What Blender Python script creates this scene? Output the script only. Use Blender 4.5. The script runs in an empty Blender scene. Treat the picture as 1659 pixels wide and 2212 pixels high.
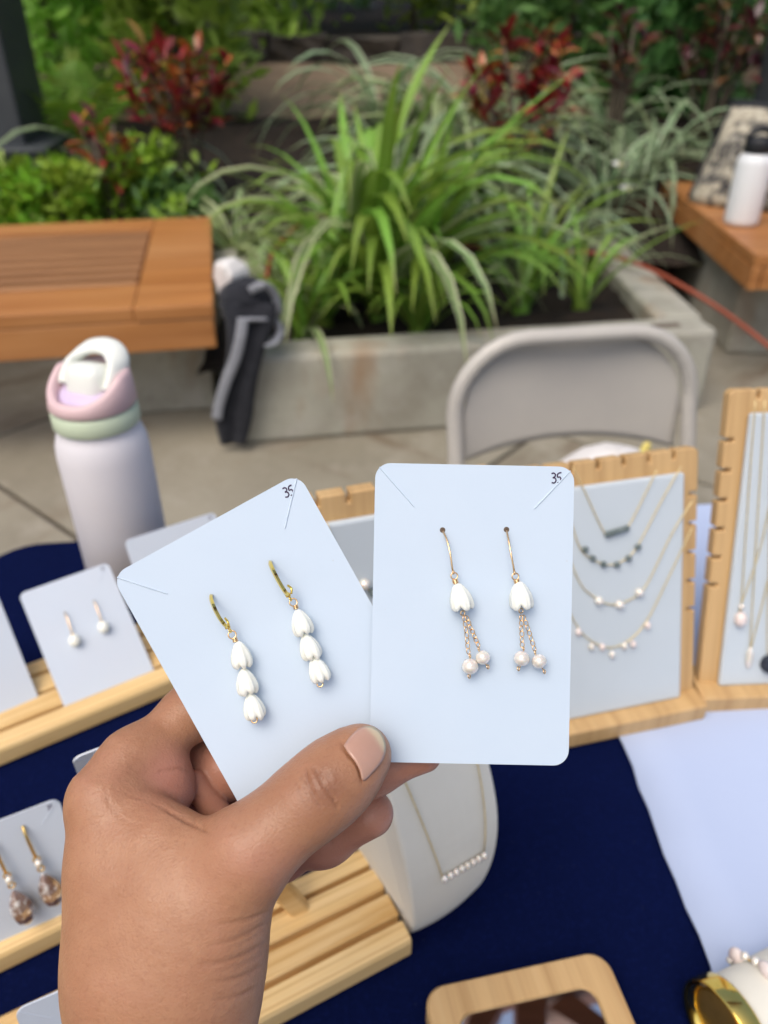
import bpy, bmesh, math, random
import numpy as np
from mathutils import Vector, Matrix
random.seed(7); np.random.seed(7)
R = math.radians
scn = bpy.context.scene
col = scn.collection

# ------------------------------------------------------------------ camera
PITCH, CH, F = R(33), 1.18, 1659.0          # tilt, height, focal length (1659 x 2212 grid of the photo)
cam_d = bpy.data.cameras.new('camera'); cam = bpy.data.objects.new('camera', cam_d); col.objects.link(cam)
cam.location = (0, 0, CH); cam.rotation_euler = (math.pi/2 - PITCH, 0, 0)
cam_d.sensor_fit = 'HORIZONTAL'; cam_d.sensor_width = 36; cam_d.lens = 36
cam_d.clip_start = 0.01; cam_d.clip_end = 200
cam_d.dof.use_dof = True; cam_d.dof.focus_distance = 0.224; cam_d.dof.aperture_fstop = 15.0
scn.camera = cam

# ------------------------------------------------------------------ sky, sun, exposure
SUN_EL, SUN_AZ = R(60), R(212)               # azimuth clockwise from +Y: behind the camera, to the left
w = bpy.data.worlds.new('World'); scn.world = w; w.use_nodes = True
nt = w.node_tree; nt.nodes.clear()
sky = nt.nodes.new('ShaderNodeTexSky'); sky.sky_type = 'NISHITA'; sky.sun_disc = False
sky.sun_elevation = SUN_EL; sky.sun_rotation = SUN_AZ; sky.dust_density = 5.0; sky.air_density = 1.0; sky.ozone_density = 1.0
bg = nt.nodes.new('ShaderNodeBackground'); bg.inputs['Strength'].default_value = 0.14
wo = nt.nodes.new('ShaderNodeOutputWorld')
nt.links.new(sky.outputs[0], bg.inputs[0]); nt.links.new(bg.outputs[0], wo.inputs[0])
sl = bpy.data.lights.new('sun', 'SUN'); sl.energy = 1.2; sl.angle = R(45); sl.color = (1.0, 0.955, 0.86)
so = bpy.data.objects.new('sun', sl); col.objects.link(so)
sd = Vector((math.sin(SUN_AZ)*math.cos(SUN_EL), math.cos(SUN_AZ)*math.cos(SUN_EL), math.sin(SUN_EL)))
so.rotation_euler = sd.to_track_quat('Z', 'Y').to_euler(); so.location = (-2, -3, 6)
vs = scn.view_settings; vs.view_transform = 'Standard'; vs.look = 'None'; vs.exposure = 0.36; vs.gamma = 1.0; vs.use_curve_mapping = False
scn.render.engine = 'CYCLES'; scn.cycles.use_denoising = True; scn.cycles.max_bounces = 8
scn.cycles.caustics_reflective = False; scn.cycles.caustics_refractive = False

# ------------------------------------------------------------------ photo grid -> place
SP, CP = math.sin(PITCH), math.cos(PITCH)
RT = Vector((1, 0, 0)); UP = Vector((0, SP, CP)); FW = Vector((0, CP, -SP)); CC = Vector((0, 0, CH))
def ray(x, y): return FW + RT*((x-829.5)/F) - UP*((y-1106)/F)
def U(x, y, t): return CC + ray(x, y)*t
def G(x, y, z): r = ray(x, y); return CC + r*((z-CH)/r.z)
def V(x, y, Y): r = ray(x, y); return CC + r*(Y/r.y)

# ------------------------------------------------------------------ object helpers
def link(o, parent=None):
    col.objects.link(o)
    if parent is not None: o.parent = parent
    return o
def md(name, v, f, m=None, smooth=False, uv=None):
    me = bpy.data.meshes.new(name); me.from_pydata([tuple(p) for p in v], [], [tuple(q) for q in f]); me.update()
    if smooth: me.polygons.foreach_set('use_smooth', [True]*len(me.polygons))
    if uv is not None:
        l = me.uv_layers.new(name='UVMap')
        vi = np.empty(len(me.loops), dtype=np.int32); me.loops.foreach_get('vertex_index', vi)
        l.data.foreach_set('uv', np.asarray(uv, dtype=np.float32)[vi].ravel())
    if m is not None: me.materials.append(m)
    return me
def ob(name, me, parent=None, loc=None, rot=None, scale=None):
    o = bpy.data.objects.new(name, me); link(o, parent)
    if loc is not None: o.location = loc
    if rot is not None: o.rotation_euler = rot
    if scale is not None: o.scale = scale if hasattr(scale, '__len__') else (scale,)*3
    return o
def new(name, vf, m, parent=None, smooth=False, loc=None, rot=None):
    return ob(name, md(name, vf[0], vf[1], m, smooth), parent, loc, rot)
def tag(o, label=None, cat=None, group=None, kind=None):
    if label: o['label'] = label
    if cat: o['category'] = cat
    if group: o['group'] = group
    if kind: o['kind'] = kind
    return o
def thing(name, label, cat, loc=(0, 0, 0), rz=0, group=None, mw=None):
    o = bpy.data.objects.new(name, None); o.empty_display_size = 0.02; link(o)
    if mw is not None: o.matrix_world = mw
    else: o.location = loc; o.rotation_euler = (0, 0, rz)
    return tag(o, label, cat, group)
def join(*vfs):
    v, f = [], []
    for a, b in vfs:
        n = len(v); v += [tuple(p) for p in a]; f += [tuple(i+n for i in q) for q in b]
    return v, f
def move(vf, d): d = Vector(d); return [tuple(Vector(p)+d) for p in vf[0]], vf[1]
def xf(vf, m): return [tuple(m @ Vector(p)) for p in vf[0]], vf[1]

def box(sx, sy, sz, bev=0.0, seg=2, c=(0, 0, 0)):
    bm = bmesh.new(); bmesh.ops.create_cube(bm, size=1)
    bmesh.ops.scale(bm, vec=(sx, sy, sz), verts=bm.verts)
    if bev: bmesh.ops.bevel(bm, geom=list(bm.edges), offset=bev, segments=seg, affect='EDGES', profile=0.5)
    bmesh.ops.translate(bm, vec=c, verts=bm.verts)
    bm.verts.index_update()
    r = [tuple(v.co) for v in bm.verts], [tuple(v.index for v in f.verts) for f in bm.faces]
    bm.free(); return r
def prism(poly, z0, z1, bev=0.0):
    """extrude a 2D polygon (ccw) between z0 and z1"""
    bm = bmesh.new(); vs_ = [bm.verts.new((x, y, z0)) for x, y in poly]
    f = bm.faces.new(vs_); bm.normal_update()
    if f.normal.z > 0: f.normal_flip()
    r = bmesh.ops.extrude_face_region(bm, geom=[f])
    bmesh.ops.translate(bm, vec=(0, 0, z1-z0), verts=[e for e in r['geom'] if isinstance(e, bmesh.types.BMVert)])
    bmesh.ops.recalc_face_normals(bm, faces=bm.faces)
    if bev:
        ed = [e for e in bm.edges if abs(e.verts[0].co.z-e.verts[1].co.z) < 1e-7]
        bmesh.ops.bevel(bm, geom=ed, offset=bev, segments=2, affect='EDGES', profile=0.5)
    bm.verts.index_update()
    o = [tuple(v.co) for v in bm.verts], [tuple(v.index for v in q.verts) for q in bm.faces]
    bm.free(); return o
def rrect(w_, h_, r, n=6, cx=0, cy=0):
    p = []
    for k, (sx, sy) in enumerate(((1, 1), (-1, 1), (-1, -1), (1, -1))):
        for i in range(n+1):
            a = math.pi/2*k + math.pi/2*i/n
            p.append((cx+sx*(w_/2-r)+r*math.cos(a), cy+sy*(h_/2-r)+r*math.sin(a)))
    return p
def spline(pts, n):
    P = [Vector(p) for p in pts]; out = []
    for i in range(len(P)-1):
        p0 = P[i-1] if i else P[0]*2-P[1]; p1, p2 = P[i], P[i+1]; p3 = P[i+2] if i+2 < len(P) else P[-1]*2-P[-2]
        for k in range(n):
            t = k/n
            out.append(0.5*((2*p1)+(p2-p0)*t+(2*p0-5*p1+4*p2-p3)*t*t+(3*p1-p0-3*p2+p3)*t**3))
    out.append(P[-1]); return out
def tube(pts, r, seg=8, closed=False, flat=1.0, ref=None):
    P = [Vector(p) for p in pts]; n = len(P)
    rr = r if hasattr(r, '__len__') else [r]*n
    v, f = [], []; u = None
    for i in range(n):
        if closed: T = (P[(i+1) % n]-P[i-1]).normalized()
        else: T = (P[min(i+1, n-1)]-P[max(i-1, 0)]).normalized()
        if ref is not None: u = Vector(ref)
        elif u is None: u = T.orthogonal()
        u = (u-T*u.dot(T)).normalized(); b = T.cross(u)
        for k in range(seg):
            a = 2*math.pi*k/seg; v.append(tuple(P[i]+(u*math.cos(a)+b*math.sin(a)*flat)*rr[i]))
    m = n if closed else n-1
    for i in range(m):
        j = (i+1) % n
        for k in range(seg):
            f.append((i*seg+k, i*seg+(k+1) % seg, j*seg+(k+1) % seg, j*seg+k))
    if not closed:
        f.append(tuple(range(seg-1, -1, -1))); f.append(tuple((n-1)*seg+k for k in range(seg)))
    return v, f
def ring(c, rad, r, ax=(0, 0, 1), n=20, seg=7, sx=1.0, roll=0.0):
    q = Vector(ax).to_track_quat('Z', 'Y').to_matrix()
    return tube([Vector(c)+q @ Vector((rad*sx*math.cos(a)*math.cos(roll)-rad*math.sin(a)*math.sin(roll), rad*sx*math.cos(a)*math.sin(roll)+rad*math.sin(a)*math.cos(roll), 0)) for a in [2*math.pi*i/n for i in range(n)]], r, seg, closed=True)
def lathe(prof, seg=32, cap=True):
    v, f = [], []; n = len(prof)
    for r, z in prof:
        for k in range(seg):
            a = 2*math.pi*k/seg; v.append((r*math.cos(a), r*math.sin(a), z))
    for i in range(n-1):
        for k in range(seg):
            f.append((i*seg+k, i*seg+(k+1) % seg, (i+1)*seg+(k+1) % seg, (i+1)*seg+k))
    if cap: f.append(tuple(range(seg-1, -1, -1))); f.append(tuple((n-1)*seg+k for k in range(seg)))
    return v, f
def ball(c, r, u=14, s=(1, 1, 1)):
    pr = [(max(r*math.sin(math.pi*i/u), r*0.02), -r*math.cos(math.pi*i/u)) for i in range(u+1)]
    v, f = lathe(pr, u+4); return [(p[0]*s[0]+c[0], p[1]*s[1]+c[1], p[2]*s[2]+c[2]) for p in v], f

# ------------------------------------------------------------------ materials
def M(name, base, rough=0.5, metal=0.0, spec=0.5, layers=(), bump=(), sss=0.0, sssr=(1, .4, .25), ssss=0.003, coat=0.0, sheen=0.0, trans=0.0, ior=1.45, transl=0.0, coord='Object', objvar=0.0, attr_layers=()):
    """layers: (kind, scale xyz or number, colour, lo, hi, amount); bump: (kind, scale, strength, distance)"""
    m = bpy.data.materials.new(name); m.use_nodes = True; t = m.node_tree; n = t.nodes
    b = n['Principled BSDF']; L = t.links.new
    tc = n.new('ShaderNodeTexCoord')
    def tex(kind, sc):
        mp = n.new('ShaderNodeMapping'); L(tc.outputs[coord], mp.inputs['Vector'])
        if hasattr(sc, '__len__'): mp.inputs['Scale'].default_value = sc
        else: mp.inputs['Scale'].default_value = (sc, sc, sc)
        if kind == 'wave':
            x = n.new('ShaderNodeTexWave'); x.inputs['Scale'].default_value = 1.0; x.inputs['Distortion'].default_value = 6.0; x.inputs['Detail'].default_value = 3; x.inputs['Detail Scale'].default_value = 0.6; x.bands_direction = 'Y'
            o_ = x.outputs['Fac']
        elif kind == 'voronoi':
            x = n.new('ShaderNodeTexVoronoi'); x.inputs['Scale'].default_value = 1.0; o_ = x.outputs['Distance']
        elif kind == 'cells':
            x = n.new('ShaderNodeTexVoronoi'); x.feature = 'DISTANCE_TO_EDGE'; x.inputs['Scale'].default_value = 1.0; o_ = x.outputs['Distance']
        else:
            x = n.new('ShaderNodeTexNoise'); x.inputs['Scale'].default_value = 1.0; x.inputs['Detail'].default_value = 6; x.inputs['Roughness'].default_value = 0.6; o_ = x.outputs['Fac']
        L(mp.outputs[0], x.inputs['Vector']); return o_
    c = n.new('ShaderNodeRGB'); c.outputs[0].default_value = (*base, 1); cur = c.outputs[0]
    def mix(fac_out, colr, amt):
        nonlocal cur
        mx = n.new('ShaderNodeMix'); mx.data_type = 'RGBA'
        mu = n.new('ShaderNodeMath'); mu.operation = 'MULTIPLY'; mu.inputs[1].default_value = amt; L(fac_out, mu.inputs[0])
        L(mu.outputs[0], mx.inputs[0]); L(cur, mx.inputs[6]); mx.inputs[7].default_value = (*colr, 1); cur = mx.outputs[2]
    for kind, sc, colr, lo, hi, amt in layers:
        o_ = tex(kind, sc); mr = n.new('ShaderNodeMapRange'); mr.inputs[1].default_value = lo; mr.inputs[2].default_value = hi; L(o_, mr.inputs[0])
        mix(mr.outputs[0], colr, amt)
    for an, colr, amt in attr_layers:
        at = n.new('ShaderNodeAttribute'); at.attribute_name = an; mix(at.outputs['Fac'], colr, amt)
    if objvar:
        oi = n.new('ShaderNodeObjectInfo'); hs = n.new('ShaderNodeHueSaturation')
        mr = n.new('ShaderNodeMapRange'); mr.inputs[3].default_value = 1-objvar; mr.inputs[4].default_value = 1+objvar; L(oi.outputs['Random'], mr.inputs[0])
        L(mr.outputs[0], hs.inputs['Value']); L(cur, hs.inputs['Color']); cur = hs.outputs[0]
    L(cur, b.inputs['Base Color'])
    b.inputs['Roughness'].default_value = rough; b.inputs['Metallic'].default_value = metal
    b.inputs['Specular IOR Level'].default_value = spec; b.inputs['IOR'].default_value = ior
    if sss: b.inputs['Subsurface Weight'].default_value = sss; b.inputs['Subsurface Radius'].default_value = sssr; b.inputs['Subsurface Scale'].default_value = ssss
    if coat: b.inputs['Coat Weight'].default_value = coat; b.inputs['Coat Roughness'].default_value = 0.15
    if sheen: b.inputs['Sheen Weight'].default_value = sheen
    if trans: b.inputs['Transmission Weight'].default_value = trans
    prev = None
    for kind, sc, st, dist in bump:
        bp = n.new('ShaderNodeBump'); bp.inputs['Strength'].default_value = st; bp.inputs['Distance'].default_value = dist
        L(tex(kind, sc), bp.inputs['Height'])
        if prev: L(prev, bp.inputs['Normal'])
        prev = bp.outputs[0]
    if prev: L(prev, b.inputs['Normal'])
    if transl:
        tl = n.new('ShaderNodeBsdfTranslucent'); L(cur, tl.inputs[0]); ms = n.new('ShaderNodeMixShader'); ms.inputs[0].default_value = transl
        L(b.outputs[0], ms.inputs[1]); L(tl.outputs[0], ms.inputs[2]); L(ms.outputs[0], n['Material Output'].inputs[0])
    return m

PINE = M('pine', (.76, .53, .24), .5, layers=(('noise', (4, 42, 20), (.52, .29, .085), .46, .62, .8), ('wave', (2.2, 60, 40), (.50, .28, .09), .74, .98, .5), ('noise', (9, 160, 160), (.84, .63, .34), .45, .7, .5)), bump=(('noise', (6, 220, 220), .25, .0006),))
BAMBOO = M('bamboo', (.60, .39, .18), .45, layers=(('noise', (90, 3, 6), (.38, .22, .085), .4, .65, .7), ('noise', (400, 6, 20), (.60, .41, .2), .5, .7, .5)))
BENCHW = M('bench wood', (.44, .185, .055), .42, layers=(('noise', (1.2, 22, 22), (.26, .085, .018), .38, .68, .8), ('noise', (.7, 2.5, 2.5), (.48, .24, .10), .42, .66, .6)), coord='Object', bump=(('noise', (3, 60, 60), .3, .002),))
BENCHS = M('slat wood', (.34, .165, .068), .6, layers=(('noise', (1.2, 22, 22), (.20, .085, .03), .38, .68, .8),))
NAVY = M('navy cloth', (.0014, .0042, .031), .9, spec=.06, layers=(('noise', 7, (.002, .0054, .040), .4, .7, .7), ('noise', 420, (.004, .009, .062), .5, .7, .6), ('voronoi', 110, (.10, .11, .15), .06, .0, .35)), bump=(('noise', 900, .4, .0008), ('noise', 7, .6, .012)))
SHEET = M('white sheet', (.45, .53, .72), .75, spec=.2, layers=(('noise', 6, (.42, .50, .70), .4, .7, .5),), bump=(('noise', 7, .3, .004),))
CARD = M('card stock', (.535, .63, .735), .5, spec=.3, layers=(('noise', 25, (.51, .61, .72), .45, .7, .6), ('voronoi', 70, (.45, .44, .43), .03, .0, .7)), bump=(('noise', 45, .12, .0012),))
CARDW = M('white card stock', (.56, .62, .70), .55, spec=.3, layers=(('noise', 25, (.57, .61, .68), .45, .7, .6),), bump=(('noise', 45, .12, .0012),))
CARDE = M('card edge highlight', (.74, .78, .84), .6, layers=(('noise', 400, (.68, .73, .80), .4, .7, .6),))  # edge highlight painted as a brighter colour on the card sides
INK = M('ink', (.03, .012, .05), .6, layers=(('noise', 1500, (.09, .05, .13), .45, .65, .8),))
HOLE = M('hole', (.10, .07, .05), .8, layers=(('noise', 800, (.16, .12, .09), .4, .6, .8),))
GOLD = M('gold', (.86, .60, .22), .2, metal=1, layers=(('noise', 300, (.80, .52, .18), .4, .6, .6),))
GOLDB = M('bright gold', (.90, .66, .17), .13, metal=1, layers=(('noise', 150, (.85, .58, .12), .4, .6, .6),))
GOLDS = M('satin gold', (.72, .50, .16), .42, metal=1, layers=(('noise', 60, (.55, .36, .10), .4, .6, .7),))
GOLDC = M('pale gold chain', (.80, .66, .36), .35, metal=.45, layers=(('noise', 900, (.62, .48, .22), .45, .6, .7),))
ROSE = M('rose gold', (.90, .63, .36), .18, metal=1, layers=(('noise', 300, (.84, .55, .29), .4, .6, .6),))
BUD = M('carved shell', (.88, .88, .79), .2, spec=.6, sss=.5, sssr=(1, .95, .8), ssss=.002, layers=(('noise', 260, (.80, .83, .76), .4, .65, .7),), coat=.3)
PEARL = M('pearl', (.86, .81, .73), .13, metal=.28, spec=.9, coat=.7, sss=.2, ssss=.001, layers=(('noise', (60, 60, 700), (.72, .64, .52), .45, .65, .6), ('noise', 180, (.88, .80, .78), .5, .7, .5)), bump=(('noise', (90, 90, 600), .25, .0006),))
CONC = M('concrete', (.42, .41, .34), .85, layers=(('noise', 3, (.27, .25, .20), .42, .66, .8), ('noise', 9, (.46, .44, .39), .5, .7, .6), ('noise', (4, 4, 1.2), (.30, .17, .08), .55, .74, .7), ('noise', 45, (.24, .22, .18), .55, .7, .5)), bump=(('noise', 40, .5, .004),))
SLABM = M('paving', (.29, .265, .205), .85, layers=(('noise', 1.6, (.20, .18, .135), .42, .66, .85), ('noise', (5, .9, 1), (.13, .085, .05), .60, .70, .6), ('noise', 6, (.36, .33, .27), .5, .7, .6), ('noise', (1.2, 4, 1), (.17, .11, .065), .58, .72, .55), ('noise', 60, (.2, .17, .13), .5, .7, .4)), bump=(('noise', 60, .4, .003),), coord='Object')
JOINT = M('joint', (.09, .075, .055), .95, layers=(('noise', 30, (.05, .04, .03), .4, .6, .8),))
SOIL = M('soil', (.018, .012, .008), .95, layers=(('noise', 9, (.035, .022, .014), .45, .65, .8), ('noise', 60, (.06, .04, .025), .6, .75, .6)), bump=(('noise', 25, 1, .03),))
PATHM = M('path', (.20, .145, .095), .95, layers=(('noise', 4, (.14, .095, .06), .4, .65, .8), ('noise', 40, (.26, .20, .14), .5, .7, .5)), bump=(('noise', 40, .6, .01),))
DARKST = M('dark stone', (.035, .03, .026), .85, layers=(('noise', 5, (.075, .06, .045), .45, .7, .8), ('noise', 30, (.015, .013, .012), .5, .7, .6)), bump=(('noise', 14, .8, .02),))
STEEL = M('grey steel', (.045, .052, .058), .5, layers=(('noise', 4, (.06, .068, .074), .4, .7, .7), ('noise', 40, (.035, .04, .045), .5, .7, .5)))
TIMBER = M('old timber', (.085, .045, .025), .8, layers=(('noise', (2, 20, 20), (.05, .026, .014), .4, .65, .8),))
ROOFW = M('dark brown timber', (.20, .075, .05), .7, layers=(('noise', (2, 25, 25), (.13, .05, .035), .4, .65, .8),))
CHAIRM = M('chair paint', (.49, .465, .42), .32, spec=.5, layers=(('noise', 5, (.40, .38, .36), .4, .7, .6), ('voronoi', 40, (.30, .28, .26), .05, 0, .5)), bump=(('noise', 5, .15, .01),))
BOTTLE = M('bottle paint', (.73, .71, .745), .55, layers=(('noise', 20, (.69, .67, .71), .4, .7, .5),), bump=(('noise', 1800, .1, .0003),))
PINKP = M('pink plastic', (.68, .49, .50), .45, layers=(('noise', 20, (.65, .46, .47), .4, .7, .5),))
GREENP = M('pale green plastic', (.56, .65, .48), .45, layers=(('noise', 20, (.53, .62, .45), .4, .7, .5),))
LAVP = M('lavender plastic', (.60, .50, .68), .4, layers=(('noise', 20, (.57, .47, .65), .4, .7, .5),))
IVORY = M('ivory plastic', (.78, .80, .74), .28, layers=(('noise', 20, (.75, .77, .71), .4, .7, .5),))
WHITEP = M('white enamel', (.80, .82, .83), .35, layers=(('noise', 9, (.77, .79, .81), .4, .7, .5),))
BLACKP = M('black plastic', (.012, .013, .016), .45, layers=(('noise', 20, (.02, .02, .024), .4, .7, .5),))
BLACKF = M('black fabric', (.008, .009, .014), .9, layers=(('noise', 30, (.022, .024, .032), .4, .7, .7),), bump=(('noise', 25, .5, .01),), sheen=.1)
GREYF = M('grey webbing', (.26, .27, .30), .8, layers=(('noise', (20, 20, 200), (.18, .19, .21), .4, .65, .7),))
WHITEF = M('white cotton', (.72, .70, .68), .85, layers=(('noise', 14, (.62, .60, .60), .4, .7, .6),), bump=(('noise', 16, .6, .01),))
VELVET = M('cream velvet', (.70, .68, .60), .9, sheen=.2, layers=(('noise', 30, (.65, .63, .55), .4, .7, .6),), bump=(('noise', 1200, .2, .0004),))
PANEL = M('white leatherette', (.54, .60, .64), .6, layers=(('noise', 14, (.50, .56, .60), .4, .7, .5),), bump=(('noise', 500, .15, .0004),))
CORD = M('orange cord', (.30, .065, .03), .5, layers=(('noise', 20, (.33, .06, .025), .4, .7, .6),))
MIRROR = M('mirror glass', (.86, .88, .90), .015, metal=1, layers=(('noise', 8, (.84, .86, .88), .4, .7, .3),))
GREYB = M('grey bead', (.10, .13, .13), .3, layers=(('noise', 300, (.20, .24, .24), .45, .65, .7),))
PINKS = M('pink shell bead', (.76, .64, .60), .25, coat=.4, layers=(('noise', 200, (.82, .75, .71), .45, .65, .7),))
CRYST = M('champagne crystal', (.34, .20, .14), .06, metal=.3, spec=1.0, trans=.3, ior=1.7, layers=(('noise', 330, (.88, .82, .76), .52, .58, .9),))  # pale noise patches paint white facet highlights into the colour
DARKB = M('dark tassel', (.02, .025, .04), .9, layers=(('noise', 300, (.05, .06, .08), .45, .65, .7),))
YELLOW = M('yellow peel', (.66, .56, .16), .5, layers=(('noise', 40, (.58, .45, .12), .4, .7, .6),))

# leaf materials
def leafmat(name, base, edge, mid, rough=.38, transl=.28, stripes=False, objvar=.35):
    m = bpy.data.materials.new(name); m.use_nodes = True; t = m.node_tree; n = t.nodes; L = t.links.new; b = n['Principled BSDF']
    uv = n.new('ShaderNodeUVMap'); sx = n.new('ShaderNodeSeparateXYZ'); L(uv.outputs[0], sx.inputs[0])
    ab = n.new('ShaderNodeMath'); ab.operation = 'SUBTRACT'; ab.inputs[1].default_value = .5; L(sx.outputs[0], ab.inputs[0])
    a2 = n.new('ShaderNodeMath'); a2.operation = 'ABSOLUTE'; L(ab.outputs[0], a2.inputs[0])
    rp = n.new('ShaderNodeValToRGB'); L(a2.outputs[0], rp.inputs[0]); e = rp.color_ramp.elements
    e[0].position = 0; e[0].color = (*mid, 1); e[1].position = .5; e[1].color = (*edge, 1)
    x = e.new(.08); x.color = (*base, 1); x = e.new(.30 if stripes else .46); x.color = (*base, 1)
    if stripes: x = e.new(.34); x.color = (*edge, 1)
    no = n.new('ShaderNodeTexNoise'); no.inputs['Scale'].default_value = 5; tc = n.new('ShaderNodeTexCoord'); L(tc.outputs['Object'], no.inputs[0])
    oi = n.new('ShaderNodeObjectInfo'); ad = n.new('ShaderNodeMath'); ad.operation = 'ADD'; L(oi.outputs['Random'], ad.inputs[0]); L(no.outputs[0], ad.inputs[1])
    mr = n.new('ShaderNodeMapRange'); mr.inputs[1].default_value = .3; mr.inputs[2].default_value = 1.7; mr.inputs[3].default_value = 1-objvar; mr.inputs[4].default_value = 1+objvar; L(ad.outputs[0], mr.inputs[0])
    hs = n.new('ShaderNodeHueSaturation'); L(rp.outputs[0], hs.inputs['Color']); L(mr.outputs[0], hs.inputs['Value'])
    mh = n.new('ShaderNodeMapRange'); mh.inputs[3].default_value = .475; mh.inputs[4].default_value = .52; L(oi.outputs['Random'], mh.inputs[0]); L(mh.outputs[0], hs.inputs['Hue'])
    mt_ = n.new('ShaderNodeMapRange'); mt_.inputs[1].default_value = .86; mt_.inputs[2].default_value = 1.0; mt_.inputs[4].default_value = .8; L(sx.outputs[1], mt_.inputs[0])
    mp_ = n.new('ShaderNodeMath'); mp_.operation = 'MULTIPLY'; L(mt_.outputs[0], mp_.inputs[0]); L(oi.outputs['Random'], mp_.inputs[1])
    mx_ = n.new('ShaderNodeMix'); mx_.data_type = 'RGBA'; L(mp_.outputs[0], mx_.inputs[0]); L(hs.outputs[0], mx_.inputs[6]); mx_.inputs[7].default_value = (.26, .17, .07, 1)
    class _O: outputs = [mx_.outputs[2]]
    hs2 = _O
    L(hs2.outputs[0], b.inputs['Base Color']); b.inputs['Roughness'].default_value = rough
    tl = n.new('ShaderNodeBsdfTranslucent'); L(hs2.outputs[0], tl.inputs[0]); ms = n.new('ShaderNodeMixShader'); ms.inputs[0].default_value = transl
    L(b.outputs[0], ms.inputs[1]); L(tl.outputs[0], ms.inputs[2]); L(ms.outputs[0], n['Material Output'].inputs[0])
    return m
LILY = leafmat('strap leaf', (.20, .35, .045), (.22, .37, .055), (.32, .46, .11))
SPIDER = leafmat('striped leaf', (.20, .31, .10), (.60, .64, .40), (.26, .37, .14), stripes=True, objvar=.3)
SPIDER2 = leafmat('grey green leaf', (.15, .25, .11), (.46, .53, .36), (.23, .33, .18), stripes=True, objvar=.3)
COVER = leafmat('bright leaf', (.22, .42, .028), (.25, .46, .04), (.3, .5, .07), rough=.45)
HEDGE = leafmat('hedge leaf', (.31, .50, .07), (.33, .52, .08), (.38, .55, .12), rough=.45, transl=.42)
HEDGE2 = leafmat('dark hedge leaf', (.12, .24, .065), (.13, .25, .07), (.2, .33, .12), rough=.4, transl=.38)
def crotonmat(name, cols):
    m = leafmat(name, (.1, .02, .015), (.1, .02, .015), (.1, .02, .015), rough=.3, transl=.18, objvar=.3)
    t = m.node_tree; n = t.nodes; hs = [x for x in n if x.bl_idname == 'ShaderNodeHueSaturation'][0]; oi = [x for x in n if x.bl_idname == 'ShaderNodeObjectInfo'][0]
    rp = n.new('ShaderNodeValToRGB'); rp.color_ramp.interpolation = 'LINEAR'; t.links.new(oi.outputs['Random'], rp.inputs[0])
    e = rp.color_ramp.elements; e[0].color = (*cols[0], 1); e[1].color = (*cols[-1], 1)
    for i, c in enumerate(cols[1:-1]): x = e.new((i+1)/(len(cols)-1)); x.color = (*c, 1)
    t.links.new(rp.outputs[0], hs.inputs['Color']); return m
CROT = crotonmat('croton leaf', [(.06, .012, .016), (.14, .018, .02), (.26, .026, .024), (.42, .04, .028), (.16, .02, .026), (.34, .032, .026), (.09, .014, .02), (.46, .10, .03), (.14, .15, .03)])
CROTD = crotonmat('dark croton leaf', [(.03, .010, .014), (.07, .016, .024), (.14, .022, .03), (.05, .06, .02), (.18, .04, .03)])
STEM = M('stem', (.10, .08, .055), .8, layers=(('noise', 30, (.06, .05, .035), .4, .65, .8),))

# ================================================================== THE SETTING
gr = new('ground', ([(-40, -30, -.03), (40, -30, -.03), (40, 60, -.03), (-40, 60, -.03)], [(0, 1, 2, 3)]), JOINT); tag(gr, kind='structure')
# paving slabs on a grid turned 40 degrees
pv = new('paving', ([(-4.2, -2.2, -.012), (4.2, -2.2, -.012), (4.2, 4.4, -.012), (-4.2, 4.4, -.012)], [(0, 1, 2, 3)]), JOINT); tag(pv, kind='structure')
SP_ = 1.365; slabs = [md('slab', *box(SP_-.016, SP_-.016, .012, .004, 2, (0, 0, -.006)), SLABM, False)]
for mi in range(-2, 5):
    for ki in range(-4, 4):
        a, b_ = -2.45+SP_*(mi+.5), .766+SP_*(ki+.5)
        X, Y = .766*a+.643*b_, -.643*a+.766*b_
        if abs(X) < 3.2 and -1.2 < Y < 4.2:
            o = ob('slab', slabs[0], pv, (X, Y, random.uniform(-.001, .001)), (random.uniform(-.0015, .0015), random.uniform(-.0015, .0015), R(-40)+math.pi/2*random.randint(0, 3)))

# planter: concrete kerb walls, turned with the benches
PA = R(10)
def wall(name, p, q, th, z1, side, parent, label=None):
    p, q = Vector((*p, 0)), Vector((*q, 0)); d = q-p; L = d.length; a = math.atan2(d.y, d.x)
    o = ob(name, md(name, *box(L, th, z1, .020, 3, (L/2, side*th/2, z1/2)), CONC), parent, p, (0, 0, a))
    return o
pl = thing('concrete_planter', 'low weathered concrete planter box holding the strappy green lilies', 'planter', (-.47, 2.215, 0))
FL, FR = Vector((-.47, 2.215, 0)), Vector((1.12, 2.48, 0))
def lo(p): return (p[0]-FL.x, p[1]-FL.y)
wall('front_wall', lo(FL), lo(FR), .15, .295, 1, pl)
wall('side_wall', lo((1.125, 2.64)), lo((1.10, 4.0)), .17, .290, 1, pl)
wall('side_wall', lo((-.64, 3.45)), lo((-.497, 2.37)), .13, .290, 1, pl)
# drain slot in the end of the wall
new('drain_slot', box(.10, .03, .006, .002, 1), HOLE, pl, loc=(1.42, .30, .296), rot=(0, 0, PA))

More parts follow.
